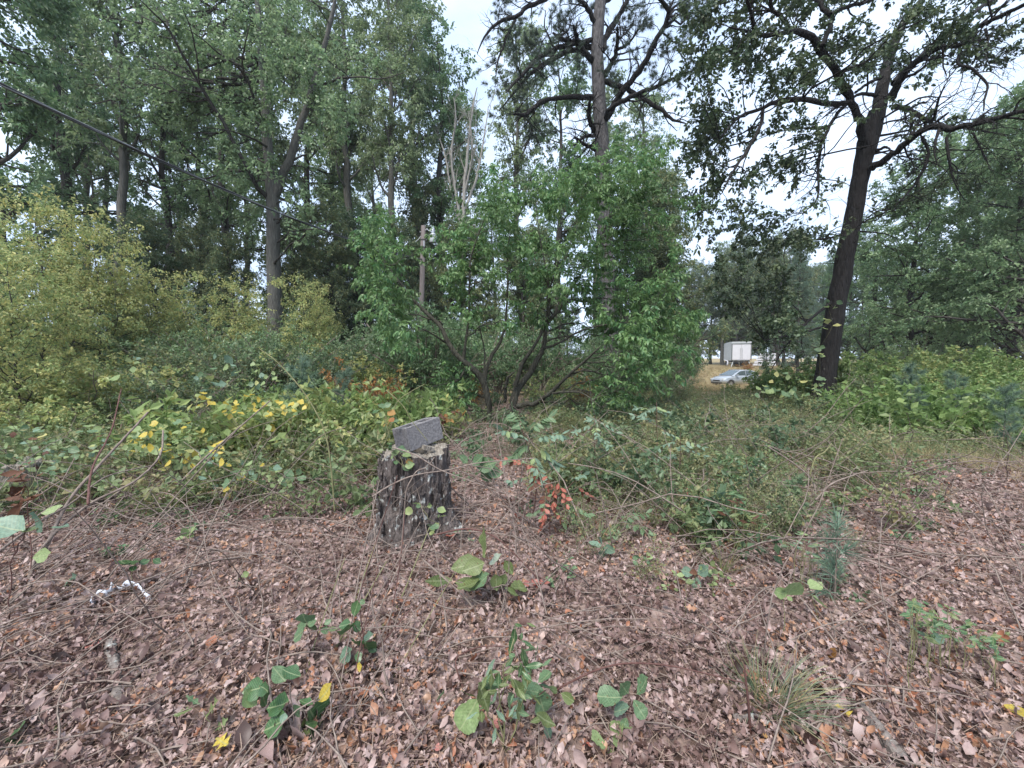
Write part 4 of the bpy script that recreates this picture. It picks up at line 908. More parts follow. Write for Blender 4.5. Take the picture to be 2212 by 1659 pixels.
sticks(360, 3.0, 8, 1.2, .005, .25, 'grey_stems', M['twig'], 'grey dead canes tangled at the edge of the thicket', .45, .9)

# ------------------------------------------------------------------ things
M['galv'] = plain('galvanised_metal', (.42, .44, .46), .45, .6)
M['lamp_glass'] = plain('lamp_glass', (.55, .57, .56), .15, 0, .6)
M['pole_wood'] = barkmat('pole_wood', (.09, .078, .074), (.17, .145, .137), (.26, .23, .22), sc=12, stretch=.06, bump=.4)
M['cable'] = plain('black_cable', (.05, .05, .053), .5)
M['bare_wire'] = plain('bare_wire', (.22, .22, .23), .4, .5)
M['concrete'] = plain('concrete', (.19, .18, .18), .95, 0, .15, .28, 55, .9)
M['white'] = plain('white_panel_paint', (.56, .56, .60), .5, 0, .4, .05, 3)
M['white_grey'] = plain('weathered_white', (.40, .42, .43), .6, 0, .4, .12, 3)
M['dark_metal'] = plain('dark_metal', (.03, .03, .03), .6)
M['tyre'] = plain('tyre', (.025, .025, .025), .8)
M['silver'] = plain('silver_paint', (.46, .49, .52), .28, .55, .5, .04, 2)
M['car_glass'] = plain('car_glass', (.06, .08, .085), .06, 0, .9)
M['headlight'] = plain('headlight', (.7, .72, .74), .1, 0, .8)
M['plastic'] = plain('white_plastic', (.74, .76, .82), .4, 0, .5, .06, 30)
M['rim'] = plain('wheel_rim', (.35, .36, .37), .35, .7)

# lamp pole
d0 = 18.0; pb = GD(906, d0); top = P(914.4, 487.7, d0)
pole = empty('lamp_pole', pb); tag(pole, 'weathered wooden lamp pole with a bucket shaped yard light at its top', 'lamp pole')
Q = lambda x, y, dd=0.: P(870 + x * .0889, 457 + y * .0889, d0 + dd) - pb
mb = MB().tube(np.array([[0, 0, -.3], (top - pb) * .5, top - pb]), [.135, .115, .098], 14); shaft = mb.obj('pole', M['pole_wood'], pole, True)
lampc = Q(738, 580, -.05)
MB().tube(resample([Q(545, 470), Q(565, 440), Q(595, 424), Q(630, 465), Q(690, 482)], [.018] * 5, 12)[0], .018, 8).obj('arm', M['galv'], pole, True)
MB().tube(resample([Q(520, 690), Q(575, 690), Q(620, 600), Q(665, 560)], [.01] * 4, 10)[0], .01, 6).obj('brace', M['galv'], pole, True)
MB().tube(np.array([Q(410, 500), Q(470, 478)]), .012, 6).obj('bolt', M['galv'], pole)
MB().tube(np.array([Q(310, 735), Q(380, 680), Q(462, 570)]), .016, 6).obj('wire_clamp', M['white_grey'], pole)
MB().lathe([(.118, -.03), (.122, -.03), (.122, .03), (.118, .03)], Q(492, 868), 14).obj('band', M['dark_metal'], pole)
MB().lathe([(.118, -.02), (.121, -.02), (.121, .02), (.118, .02)], Q(495, 690), 14).obj('band', M['dark_metal'], pole)
MB().box(Q(517, 780, -.12), (.03, .04, .26)).obj('cable_guard', M['galv'], pole)
lamp = empty('lamp'); lamp.parent = pole; lamp.location = lampc
s_ = 16. / 400 * K * .0889 * 18 / 16
pxm = .0889 * K / 400 * d0
MB().lathe([(0.001, 170 * pxm), (32 * pxm, 168 * pxm), (38 * pxm, 150 * pxm), (38 * pxm, 40 * pxm)], (0, 0, 0), 16).obj('photocell_cap', M['galv'], lamp, True)
MB().lathe([(38 * pxm, 42 * pxm), (70 * pxm, 30 * pxm), (95 * pxm, 5 * pxm), (97 * pxm, -4 * pxm), (92 * pxm, -4 * pxm)], (0, 0, 0), 20).obj('hood', M['galv'], lamp, True)
MB().lathe([(90 * pxm, -3 * pxm), (90 * pxm, -60 * pxm), (80 * pxm, -160 * pxm), (76 * pxm, -166 * pxm)], (0, 0, 0), 20).obj('lens', M['lamp_glass'], lamp, True)
for k_ in range(16):
    a_ = k_ / 16 * 6.283; MB().tube(np.array([[91.5 * pxm * math.cos(a_), 91.5 * pxm * math.sin(a_), -4 * pxm], [82 * pxm * math.cos(a_), 82 * pxm * math.sin(a_), -160 * pxm]]), .004, 4).obj('rib', M['galv'], lamp)
# overhead cable from beyond the left edge to the pole
e0 = P(911, 560, d0 - .1); e1 = P(0, 131, 6.3); dv = e1 - e0; e1 = e0 + dv * 1.25
tt = np.linspace(0, 1, 60)[:, None]; cb = e0 * (1 - tt) + e1 * tt; cb[:, 2] -= .55 * (4 * tt * (1 - tt))[:, 0]
cable = empty('power_cable', e0); tag(cable, 'twisted overhead power cable running from the upper left corner to the lamp pole', 'cable')
sd_ = nrm(np.cross(dv, [0, 0, 1.])); up_ = nrm(np.cross(sd_, dv))
for j, (mt, r_) in enumerate([('cable', .016), ('bare_wire', .010), ('cable', .015)]):
    a_ = tt * 26 + j * 2.094; MB().tube(cb - e0 + .019 * (np.cos(a_) * sd_ + np.sin(a_) * up_), r_, 6).obj('strand', M[mt], cable, True)

# meter post
pp = GD(1431, 24); post = empty('meter_post', pp); tag(post, 'thin grey post carrying a small pale box, right of the dogwood crown', 'post')
tz = P(1431, 632, 24)[2] - pp[2]
MB().tube(np.array([[0, 0, -.2], [0, 0, tz]]), .045, 8).obj('post', M['white_grey'], post, True)
MB().box((-.02, -.10, tz - .42), (.26, .12, .44)).obj('meter_box', M['white'], post); MB().box((-.02, -.165, tz - .42), (.20, .01, .36)).obj('box_lid', M['white_grey'], post)

# tree stump
su, sdp = 894, 3.62; sb = GD(su, sdp); stump = empty('tree_stump', sb); tag(stump, 'cut tree stump with cracked flaking bark carrying the cinder block', 'stump')
na, nz = 220, 70; A_, Zt = np.meshgrid(np.linspace(0, 2 * np.pi, na, endpoint=False), np.linspace(0, 1, nz))
hz = .80 + .03 * np.sin(A_ * 3 + 1) + .04 * (vnoise(np.stack([np.cos(A_) * 4, np.sin(A_) * 4, 0 * A_], -1), 3) - .5) - .07 * np.exp(-((A_ - 3.6) / .35) ** 2)
rad = .285 + .05 * (1 - Zt) ** 2 + .07 * np.exp(-Zt * 9)
cs = np.stack([np.cos(A_) * 9, np.sin(A_) * 9, Zt * 2.2], -1)
rg = 1 - np.abs(2 * vnoise(cs, 4) - 1); rg2 = 1 - np.abs(2 * vnoise(cs * [2.2, 2.2, 3.5], 5) - 1)
fu = vnoise(cs * [1.5, 1.5, 4.5], 6)
rad = rad + .042 * (rg - .6) + .022 * (rg2 - .5) + .018 * (fu - .5)
def adiff(a, b): return (a - b + np.pi) % (2 * np.pi) - np.pi
slot = np.exp(-(adiff(A_, 4.30 + .12 * (Zt - .6)) / .12) ** 2) * sstep(.30, .45, Zt); rad -= .21 * slot
for a0, am, zz in [(5.9, .30, 7.), (6.2, .12, 9.), (4.6, .10, 10.), (3.7, .10, 9.), (1.5, .12, 8.)]: rad += am * np.exp(-(adiff(A_, a0) / .22) ** 2) * np.exp(-Zt * zz) * (.8 + .6 * rg)
V = np.stack([rad * np.cos(A_), rad * np.sin(A_), Zt * hz - .04], -1)
q = np.arange(nz - 1)[:, None] * na + np.arange(na)[None]; q2 = np.arange(nz - 1)[:, None] * na + (np.arange(na)[None] + 1) % na
link('bark', mesh('bark', V, [np.stack([q, q2, q2 + na, q + na], -1).reshape(-1, 4)], M['stump_bark'], None, True), stump)
nr = 22; Rt, At = np.meshgrid(np.linspace(0, 1, nr), np.linspace(0, 2 * np.pi, na, endpoint=False), indexing='ij')
rt = rad[-1][None] * (1 - .0 * Rt) * Rt; zt = np.interp(At[0], A_[0], hz[-1])[None] * np.ones_like(Rt) - .045 + .03 * (vnoise(np.stack([rt * np.cos(At) * 14, rt * np.sin(At) * 14, 0 * rt], -1), 8) - .5) - .03 * (1 - Rt) * 0 + .012 * np.sin(Rt * 60)
V = np.stack([rt * np.cos(At) * .985, rt * np.sin(At) * .985, zt], -1); q = np.arange(nr - 1)[:, None] * na + np.arange(na)[None]; q2 = np.arange(nr - 1)[:, None] * na + (np.arange(na)[None] + 1) % na
link('cut_top', mesh('cut_top', V, [np.stack([q, q + na, q2 + na, q2], -1).reshape(-1, 4)], M['old_wood'], None, True), stump)
# flakes of bark that stand off the stump
for k_ in range(46):
    a_ = rng.uniform(3.4, 6.2); z_ = rng.uniform(.08, .62); R_ = .335 + .05 * (1 - z_ / .77) ** 2 + .05 * math.exp(-z_ * 11); w_ = rng.uniform(.02, .05); l_ = rng.uniform(.06, .17)
    if abs(a_ - 4.32) < .2 and z_ > .2: continue
    er = np.array([math.cos(a_), math.sin(a_), 0]); et = np.array([-math.sin(a_), math.cos(a_), 0]); g_ = 5
    pts = []
    for i in range(g_):
        s__ = i / (g_ - 1); ww = w_ * (.5 + .5 * math.sin(math.pi * min(1, s__ * 1.1))) * rng.uniform(.7, 1.2)
        for c_ in (-1, 0, 1): pts.append(er * (R_ - .012 - .004 * abs(c_) + .008 * rng.normal() * .6) + et * (c_ * ww / 2 + .004 * rng.normal()) + np.array([0, 0, z_ + l_ * s__]))
    pts = np.array(pts); V = np.concatenate([pts, pts - er * .012]); n_ = len(pts)
    F = [[i * 3 + c_, i * 3 + c_ + 1, i * 3 + c_ + 4, i * 3 + c_ + 3] for i in range(g_ - 1) for c_ in (0, 1)]; F += [[f[3] + n_, f[2] + n_, f[1] + n_, f[0] + n_] for f in F]
    for i in range(g_ - 1): F += [[i * 3, i * 3 + 3, i * 3 + 3 + n_, i * 3 + n_], [i * 3 + 2, i * 3 + 2 + n_, i * 3 + 5 + n_, i * 3 + 5]]
    link('bark_flake', mesh('bark_flake', V, [np.array(F)], M['stump_bark']), stump)
# cinder block on the stump
c0 = P(888, 976, 3.40); yaw = math.radians(54); ex = nrm(np.array([math.cos(yaw), math.sin(yaw), .14])); ey = np.array([-math.sin(yaw), math.cos(yaw), -.14]); ey = nrm(ey - ex * np.dot(ex, ey)); ez = np.cross(ex, ey)
Mr = np.stack([ex, ey, ez], 1); blk = empty('cinder_block', c0); tag(blk, 'grey hollow cinder block tilted on top of the tree stump', 'cinder block')
bl = MB(); Lb_, Wb_, Hb_ = .395, .20, .21
def bx(x0, x1, y0, y1):
    bl.box(Mr @ np.array([(x0 + x1) / 2, (y0 + y1) / 2, Hb_ / 2]), (x1 - x0, y1 - y0, Hb_), Mr)
bx(0, Lb_, 0, .032); bx(0, Lb_, Wb_ - .032, Wb_); bx(0, .034, .032, Wb_ - .032); bx(Lb_ - .034, Lb_, .032, Wb_ - .032); bx(Lb_ / 2 - .017, Lb_ / 2 + .017, .032, Wb_ - .032)
bo = bl.obj('block', M['concrete'], blk); bv = bo.modifiers.new('bevel', 'BEVEL'); bv.width = .006; bv.segments = 2
chip = MB().box((0, 0, 0), (.10, .05, .035)).obj('wood_chip', M['old_wood']); chip.location = P(925, 968, 3.5); chip.rotation_euler = (.1, .3, .6); tag(chip, 'pale splinter of wood wedged under the right corner of the cinder block', 'wood chip')

# old broken stump at the left edge
ob_ = GD(8, 4.3); os_ = empty('broken_stump', ob_); tag(os_, 'grey rotten stump broken off at the left edge of the picture', 'stump')
na, nz = 48, 18; A_, Zt = np.meshgrid(np.linspace(0, 2 * np.pi, na, endpoint=False), np.linspace(0, 1, nz)); hz = .46 + .14 * (vnoise(np.stack([np.cos(A_) * 3, np.sin(A_) * 3, 0 * A_], -1), 13) - .4)
rad = .22 + .07 * (1 - Zt) ** 2 + .04 * (vnoise(np.stack([np.cos(A_) * 5, np.sin(A_) * 5, Zt * 2], -1), 14) - .5)
V = np.stack([rad * np.cos(A_), rad * np.sin(A_), Zt * hz - .03], -1).reshape(-1, 3); V = np.concatenate([V, [[0, 0, .34]]]); q = np.arange(nz - 1)[:, None] * na + np.arange(na)[None]; q2 = np.arange(nz - 1)[:, None] * na + (np.arange(na)[None] + 1) % na
l_ = (nz - 1) * na + np.arange(na); link('wood', mesh('wood', V, [np.stack([q, q2, q2 + na, q + na], -1).reshape(-1, 4), np.stack([l_, (nz - 1) * na + (np.arange(na) + 1) % na, np.full(na, nz * na)], -1)], M['old_wood'], None, True), os_)

# ---------------- silver car in the clearing
cx, cy_ = at(1588, 37.6); car = empty('parked_car', (cx, cy_, float(H(cx, cy_)) - .02), math.radians(196.)); tag(car, 'silver hatchback parked in tan grass, front towards the left', 'car')
st = [(2.12, .62, .36, .66), (2.05, .78, .30, .74), (1.75, .86, .26, .86), (1.1, .90, .24, .98), (.5, .91, .22, 1.02), (-.6, .91, .22, 1.05), (-1.5, .90, .24, 1.06), (-1.95, .84, .32, 1.04), (-2.12, .70, .42, .98)]
mb = MB(); sec = []
for x_, w_, z0, z1 in st:
    m_ = (z0 + z1) / 2
    sec.append([(x_, s * w_ * f, z) for s, f, z in [(1, .80, z0), (1, .97, z0 + .12), (1, 1., m_), (1, .96, z1 - .08), (1, .86, z1), (1, .4, z1 + .035), (-1, .4, z1 + .035), (-1, .86, z1), (-1, .96, z1 - .08), (-1, 1., m_), (-1, .97, z0 + .12), (-1, .80, z0)]])
V = np.array(sec).reshape(-1, 3); n_ = 12
F = [[i * n_ + j, i * n_ + (j + 1) % n_, (i + 1) * n_ + (j + 1) % n_, (i + 1) * n_ + j] for i in range(len(st) - 1) for j in range(n_)]
mb.add(V, [np.array(F), np.array([[0, j + 1, j] for j in range(1, n_ - 1)]), np.array([[(len(st) - 1) * n_, (len(st) - 1) * n_ + j, (len(st) - 1) * n_ + j + 1] for j in range(1, n_ - 1)])])
cab = [(1.12, .80, 1.00), (.62, .74, 1.26), (.10, .66, 1.49), (-.4, .65, 1.535), (-1.1, .64, 1.52), (-1.6, .62, 1.44), (-1.98, .70, 1.12), (-2.05, .74, 1.02)]
CV = []
for x_, w_, z_ in cab: CV += [(x_, w_, z_), (x_, -w_, z_)]
base_ = [(x_, .82) for x_, w_, z_ in cab]
for x_, w_ in base_: CV += [(x_, w_, 1.0), (x_, -w_, 1.0)]
k_ = len(cab); F = [[2 * i, 2 * i + 1, 2 * i + 3, 2 * i + 2] for i in range(k_ - 1)] + [[2 * i, 2 * i + 2, 2 * (k_ + i) + 2, 2 * (k_ + i)] for i in range(k_ - 1)] + [[2 * i + 3, 2 * i + 1, 2 * (k_ + i) + 1, 2 * (k_ + i) + 3] for i in range(k_ - 1)]
mb.add(np.array(CV), np.array(F)); mb.obj('body', M['silver'], car, True)
def pane(name, pts, mat, off, parent=car):
    p_ = np.array(pts, float); n_ = np.cross(p_[1] - p_[0], p_[2] - p_[0]); n_ = n_ / np.linalg.norm(n_)
    if np.dot(n_, p_.mean(0) - np.array([0, 0, .9])) < 0: n_ = -n_
    V = np.concatenate([p_ + n_ * off, p_ - n_ * .02]); k_ = len(p_); F = [[0, i, i + 1] for i in range(1, k_ - 1)] + [[k_, k_ + i + 1, k_ + i] for i in range(1, k_ - 1)]
    S4 = [[i, (i + 1) % k_, (i + 1) % k_ + k_, i + k_] for i in range(k_)]
    return link(name, mesh(name, V, [np.array(F), np.array(S4)], mat), parent)
pane('windscreen', [(1.06, .70, 1.05), (1.06, -.70, 1.05), (.16, -.58, 1.475), (.16, .58, 1.475)], M['car_glass'], .025)
pane('rear_window', [(-1.66, .54, 1.40), (-1.66, -.54, 1.40), (-1.95, -.60, 1.14), (-1.95, .60, 1.14)], M['car_glass'], .02)
for s in (1, -1):
    pane('side_window', [(.82, s * .80, 1.06), (.20, s * .70, 1.42), (-.42, s * .68, 1.475), (-.42, s * .80, 1.06)], M['car_glass'], .02)
    pane('side_window', [(-.50, s * .80, 1.06), (-.50, s * .68, 1.475), (-1.15, s * .675, 1.455), (-1.72, s * .72, 1.24), (-1.72, s * .79, 1.10)], M['car_glass'], .02)
    MB().box((.70, s * .98, 1.08), (.14, .20, .14)).obj('wing_mirror', M['silver'], car)
    MB().box((1.98, s * .60, .72), (.22, .34, .12)).obj('headlight', M['headlight'], car); MB().box((-2.06, s * .62, .90), (.12, .26, .16)).obj('tail_light', M['red_leaf'], car)
    for x_ in (1.32, -1.30):
        w_ = empty('wheel'); w_.parent = car; w_.location = (x_, s * .80, .32); w_.rotation_euler = (math.pi / 2, 0, 0)
        MB().lathe([(.20, -.11), (.31, -.11), (.325, -.06), (.325, .06), (.31, .11), (.20, .11)], (0, 0, 0), 24).obj('tyre', M['tyre'], w_, True)
        MB().lathe([(.001, .085), (.06, .09), (.205, .06), (.21, .10)], (0, 0, 0), 16).obj('rim', M['rim'], w_, True); MB().lathe([(.001, -.085), (.06, -.09), (.205, -.06), (.21, -.10)], (0, 0, 0), 16).obj('rim', M['rim'], w_, True)
        MB().lathe([(.33, -.125), (.385, -.125), (.385, .125), (.33, .125)], (0, 0, 0), 24).obj('wheel_arch', M['dark_metal'], w_, True)
MB().box((2.10, 0, .58), (.06, .80, .12)).obj('grille', M['dark_metal'], car); MB().box((2.06, 0, .36), (.14, 1.3, .14)).obj('bumper', M['dark_metal'], car)
for s in (1, -1): MB().box((-.5, s * .56, 1.56), (1.5, .035, .03)).obj('roof_rail', M['galv'], car)

# ---------------- white box trailer behind it
tx, ty = at(1600, 55.5); tr = empty('box_trailer', (tx, ty, float(H(tx, ty))), math.radians(-110.)); tag(tr, 'white box trailer with rounded front roof edge at the far end of the clearing', 'trailer')
z0, z1 = .95, 3.55
def shell(w0, x0, x1):
    pr = [(-w0, z0), (w0, z0), (w0, z1 - .06), (w0 - .02, z1 - .02), (w0 - .06, z1), (-w0 + .06, z1), (-w0 + .02, z1 - .02), (-w0, z1 - .06)]
    V = np.array([(x, y_, z_) for x in (x0, x1) for y_, z_ in pr]); k_ = 8
    return V, [np.array([[i, (i + 1) % k_, (i + 1) % k_ + k_, i + k_] for i in range(k_)]), np.array([[0, j + 1, j] for j in range(1, k_ - 1)] + [[k_, k_ + j, k_ + j + 1] for j in range(1, k_ - 1)])]
V, F = shell(1.2, 0, -7); MB().add(V, F).obj('box', M['white_grey'], tr)
for s in (1, -1): MB().box((.02, s * .575, 2.1), (.05, 1.10, 2.1)).obj('door', M['white'], tr); MB().box((.055, s * .12, 1.9), (.03, .05, 1.5)).obj('lock_bar', M['galv'], tr)
M['trim_grey'] = plain('trim_grey', (.13, .14, .145), .6); MB().box((.03, 0, z1 - .30), (.09, 2.30, .10)).obj('roof_trim', M['trim_grey'], tr)
for s in (1, -1): MB().box((.03, s * 1.17, (z0 + z1) / 2 - .1), (.10, .12, 2.3)).obj('corner_post', M['trim_grey'], tr)
for k_ in range(9):
    for s in (1, -1): MB().box((-.5 - k_ * .75, s * 1.21, 2.1), (.05, .03, 2.2)).obj('side_rib', M['white_grey'], tr)
MB().box((-3.4, 0, .80), (7.0, 1.0, .26)).obj('chassis', M['dark_metal'], tr); MB().box((.35, 0, .70), (1.0, .16, .14)).obj('drawbar', M['dark_metal'], tr)
for x_ in (-4.6, -5.7):
    for s in (1, -1): o_ = MB().lathe([(.15, -.12), (.46, -.12), (.48, 0), (.46, .12), (.15, .12), (.001, .05)], (0, 0, 0), 20).obj('wheel', M['tyre'], tr, True); o_.location = (x_, s * 1.0, .47); o_.rotation_euler = (math.pi / 2, 0, 0)
for s in (1, -1): MB().tube(np.array([[-.3, s * .9, .9], [.3, s * 1.25, .0]]), .05, 6).obj('prop_leg', M['white_grey'], tr)
MB().tube(resample([(-.2, -1.6, .25), (-.3, -1.6, .8), (-1.2, -1.75, .95), (-2.0, -1.75, 1.0)], [.05] * 4, 10)[0], .06, 6).obj('pipe_rail', M['white'], tr, True)
MB().box((-1.4, -1.5, .45), (.5, .05, .45)).obj('white_plate', M['white'], tr)
bx_, by_ = at(1650, 53); bs = empty('board_stack', (bx_, by_, float(H(bx_, by_))), -.5); tag(bs, 'white boards stacked on edge behind the small young conifer', 'boards')
for k_ in range(5): MB().box((.1 * k_, .06 * k_, .55 + .34 * k_), (2.6 - .2 * k_, .06, .26)).obj('board', M['white'], bs)
fx, fy = at(1617, 50); place('rust_shrub', fx, fy, .4, (1.1, 1.1, 1.1), 'brown dead bush standing below the front of the white trailer', 'shrub')

# ------------------------------------------------------------------ plants with leaves of their own
LG = {'ovate': leafgrid(w_oval, 8, .5, .25, .03, 21, .15), 'lance': leafgrid(w_lance, 7, .6, .2, .02, 22, .2), 'heart': leafgrid(w_heart, 8, .5, .15, .03, 23, .12), 'oak': leafgrid(w_oak, 13, .4, .15, .03, 24, .1), 'tooth': leafgrid(w_tooth, 12, .5, .2, .03, 25, .2), 'curl': leafgrid(w_oval, 7, 2.0, .9, .08, 26)}
_lm = {}
def lmesh(kind, mat):
    if (kind, mat) not in _lm: v, f = LG[kind]; _lm[kind, mat] = mesh('leaf', v, [f], M[mat], np.full(len(v), .3), True)
    return _lm[kind, mat]
def put_leaf(parent, a, b, kind, mat, wid=1., facing=.5, name='leaf', origin=None):
    a = np.asarray(a); b = np.asarray(b); y = b - a; L = np.linalg.norm(y); y = y / L
    cdir = nrm(np.array([0, 0, EYE]) - a); n_ = nrm(np.array([0, 0, 1.]) * (1 - facing) + cdir * facing + .35 * rn(3)); x = nrm(np.cross(y, n_)); z = np.cross(x, y)
    ob = link(name, lmesh(kind, mat), parent); A = np.stack([x * L * wid, y * L, z * L], 1); o_ = np.array(parent.location if origin is None else origin)
    Mx = Matrix([[*A[r], a[r] - o_[r]] for r in range(3)] + [[0, 0, 0, 1]]); ob.matrix_local = Mx; return ob
def put_stems(parent, lines, mat, r=.004, name='stem'):
    o_ = np.array(parent.location)
    for ln in lines:
        c, rr_ = resample(np.array(ln) - o_, np.linspace(r, r * .45, len(ln)), max(6, 3 * len(ln))); c[1:-1] += .006 * rn(len(c) - 2, 3); MB().tube(c, rr_, 5).obj(name, M[mat], parent, True)
def plant(name, label, cat, base, d, leaves_, stems=(), smat='twig', r=.004, group=None, dspread=.04):
    """leaves_: (u0, v0, u1, v1, kind, material, width) ; stems: lists of (u, v)"""
    b = np.array(base); root = empty(name, b); tag(root, label, cat, group)
    for u0, v0, u1, v1, kd, mt, w_ in leaves_:
        dd = rng.normal() * dspread; put_leaf(root, P(u0, v0, d + dd), P(u1, v1, d + dd + rng.normal() * .03), kd, mt, w_, rng.uniform(.3, .8))
    put_stems(root, [[b if i == 0 and p_ is None else P(*p_, d) for i, p_ in enumerate(s)] for s in stems], smat, r); return root
D1 = lambda x, y: (x / 3, 1106 + y / 3)
D2 = lambda x, y: (737.4 + x / 3, 1106 + y / 3)
D3 = lambda x, y: (1474.7 + x / 3, 1106 + y / 3)
def lv(D, lst): return [(*D(a, b), *D(c, d), k, m_, w) for a, b, c, d, k, m_, w in lst]
g = G(1062, 1318)
plant('hickory_seedling', 'seedling with large drooping olive leaves and one pale upturned leaf before the stump', 'seedling', g, g[1], lv(D2, [
 (930, 300, 970, 95, 'ovate', 'big_leaf', 1.0), (960, 340, 1060, 290, 'ovate', 'pale_leaf', 1.0), (900, 320, 720, 385, 'ovate', 'big_leaf', 1.1), (720, 440, 530, 460, 'lance', 'big_leaf', 1.2), (930, 330, 800, 390, 'ovate', 'big_leaf', 1.2),
 (900, 440, 770, 530, 'ovate', 'big_leaf', 1.2), (960, 400, 860, 520, 'ovate', 'mid_leaf', 1.2), (1000, 400, 1010, 500, 'ovate', 'big_leaf', 1.3), (1070, 400, 1040, 490, 'ovate', 'big_leaf', 1.1), (1090, 480, 1180, 520, 'tooth', 'big_leaf', 1.2), (1060, 310, 1110, 390, 'ovate', 'big_leaf', 1.), (880, 480, 740, 470, 'ovate', 'big_leaf', 1.), (1060, 490, 1130, 560, 'ovate', 'big_leaf', 1.2)]),
 [[None, (1062, 1270), (1055, 1210)], [(1060, 1280), (1010, 1262), (985, 1256)], [(1060, 1270), (1100, 1262)]], 'twig', .005, None, .06)
g = G(668, 1655)
plant('persimmon_seedling', 'seedling with broad leaves from dark green to spotted yellow at the lower left', 'seedling', g, g[1] + .1, lv(D1, [
 (1850, 1100, 1770, 1010, 'ovate', 'mid_leaf', 1.2), (1830, 1020, 1940, 1085, 'ovate', 'dark_leaf', 1.3), (1720, 1130, 1600, 1170, 'ovate', 'dark_leaf', 1.4), (1700, 1140, 1690, 1245, 'ovate', 'dark_leaf', 1.2), (1690, 1130, 1770, 1165, 'ovate', 'dark_leaf', 1.), (1590, 1150, 1640, 1250, 'ovate', 'light_leaf', 1.5),
 (1870, 1230, 1770, 1290, 'ovate', 'dark_leaf', 1.2), (1860, 1330, 1760, 1420, 'ovate', 'dark_leaf', 1.3), (1850, 1300, 1830, 1370, 'ovate', 'blue_leaf', 1.4), (1940, 1220, 2020, 1270, 'ovate', 'dark_leaf', 1.2), (2000, 1270, 2050, 1400, 'ovate', 'dark_leaf', 1.3), (1930, 1330, 1870, 1490, 'lance', 'yellowgreen_leaf', 1.5), (2010, 1390, 1930, 1550, 'ovate', 'big_leaf', 1.), (2060, 1230, 2195, 1090, 'lance', 'yellow_leaf', 1.4), (1990, 1330, 1950, 1480, 'ovate', 'big_leaf', 1.1), (1900, 1250, 1920, 1340, 'ovate', 'mid_leaf', 1.2), (1980, 1380, 2070, 1330, 'ovate', 'dark_leaf', 1.1)]),
 [[None, (640, 1560), (632, 1510), (600, 1470)], [None, (665, 1580), (655, 1530), (625, 1500)], [(640, 1545), (680, 1520), (690, 1510)]], 'twig', .004)
g = G(672, 1445)
plant('small_seedling', 'slender seedling with a whorl of rounded green leaves, left of the bramble canes', 'seedling', g, g[1], lv(D1, [
 (1990, 720, 1955, 690, 'ovate', 'mid_leaf', 1.8), (1990, 730, 2030, 790, 'ovate', 'dark_leaf', 1.5), (1980, 740, 1940, 830, 'ovate', 'mid_leaf', 1.4), (1990, 730, 2060, 700, 'ovate', 'mid_leaf', 1.2), (2090, 740, 2120, 785, 'ovate', 'mid_leaf', 1.3), (2100, 730, 2150, 700, 'ovate', 'mid_leaf', 1.2), (2110, 760, 2190, 770, 'lance', 'light_leaf', 1.3), (1990, 720, 1930, 745, 'ovate', 'mid_leaf', 1.2)]),
 [[None, (670, 1390), (663, 1350)], [(668, 1400), (690, 1360), (703, 1352)]], 'red_twig', .0035)
g = G(690, 1425) if False else G(786, 1465)
plant('green_seedling', 'dark green seedling with drooping leaves among the canes left of the centre', 'seedling', g, g[1], [(*D2(60, 720), *D2(0, 750), 'ovate', 'dark_leaf', 1.3), (*D2(70, 720), *D2(110, 770), 'ovate', 'dark_leaf', 1.3), (*D2(60, 730), *D2(20, 830), 'ovate', 'dark_leaf', 1.2), (*D2(130, 830), *D2(225, 810), 'ovate', 'blue_leaf', 1.), (*D2(150, 840), *D2(170, 940), 'ovate', 'dark_leaf', 1.2), (*D2(140, 850), *D2(100, 920), 'ovate', 'dark_leaf', 1.2), (*D2(170, 850), *D2(215, 900), 'ovate', 'dark_leaf', 1.2), (*D2(70, 890), *D2(25, 960), 'ovate', 'blue_leaf', 1.1), (*D2(110, 570), *D2(95, 660), 'ovate', 'dark_leaf', 1.1), (*D2(120, 575), *D2(160, 590), 'ovate', 'mid_leaf', 1.2), (*D2(120, 970), *D2(130, 1030), 'ovate', 'yellow_leaf', 1.4), (*D2(190, 980), *D2(180, 1045), 'ovate', 'yellow_leaf', 1.3), (*D2(110, 900), *D2(115, 985), 'ovate', 'dark_leaf', 1.1)],
 [[None, (785, 1410), (780, 1380), (765, 1350)], [(784, 1420), (775, 1300)]], 'red_twig', .0035)
g = G(1092, 1625)
n_ = []
for k_ in range(74):
    u_ = 1092 + rng.normal() * 42; v_ = 1480 + rng.normal() * 52
    if v_ < 1390: u_ = 1110 + (u_ - 1092) * .4
    a_ = rng.normal() * .8 + 1.3; l_ = rng.uniform(22, 38); n_.append((u_, v_, u_ + l_ * math.cos(a_), v_ + l_ * math.sin(a_), 'lance', ['mid_leaf', 'dark_leaf', 'big_leaf', 'blue_leaf'][rng.integers(4)], rng.uniform(.8, 1.3)))
n_ += [(*D2(1170, 780 + 50 * k_), *D2(1160 + 40 * (k_ % 2) * 2, 850 + 52 * k_), 'lance', 'dark_leaf', 1.) for k_ in range(6)]
plant('privet_shrublet', 'small dense shrublet of narrow grey green leaves at the bottom centre', 'shrub', g, g[1], n_, [[None, (1090, 1560), (1080, 1480), (1110, 1380)], [None, (1120, 1540), (1140, 1470)], [None, (1060, 1560), (1040, 1500)], [None, (1075, 1540), (1105, 1440)]], 'green_twig', .004, None, .10)
g = G(1045, 1640)
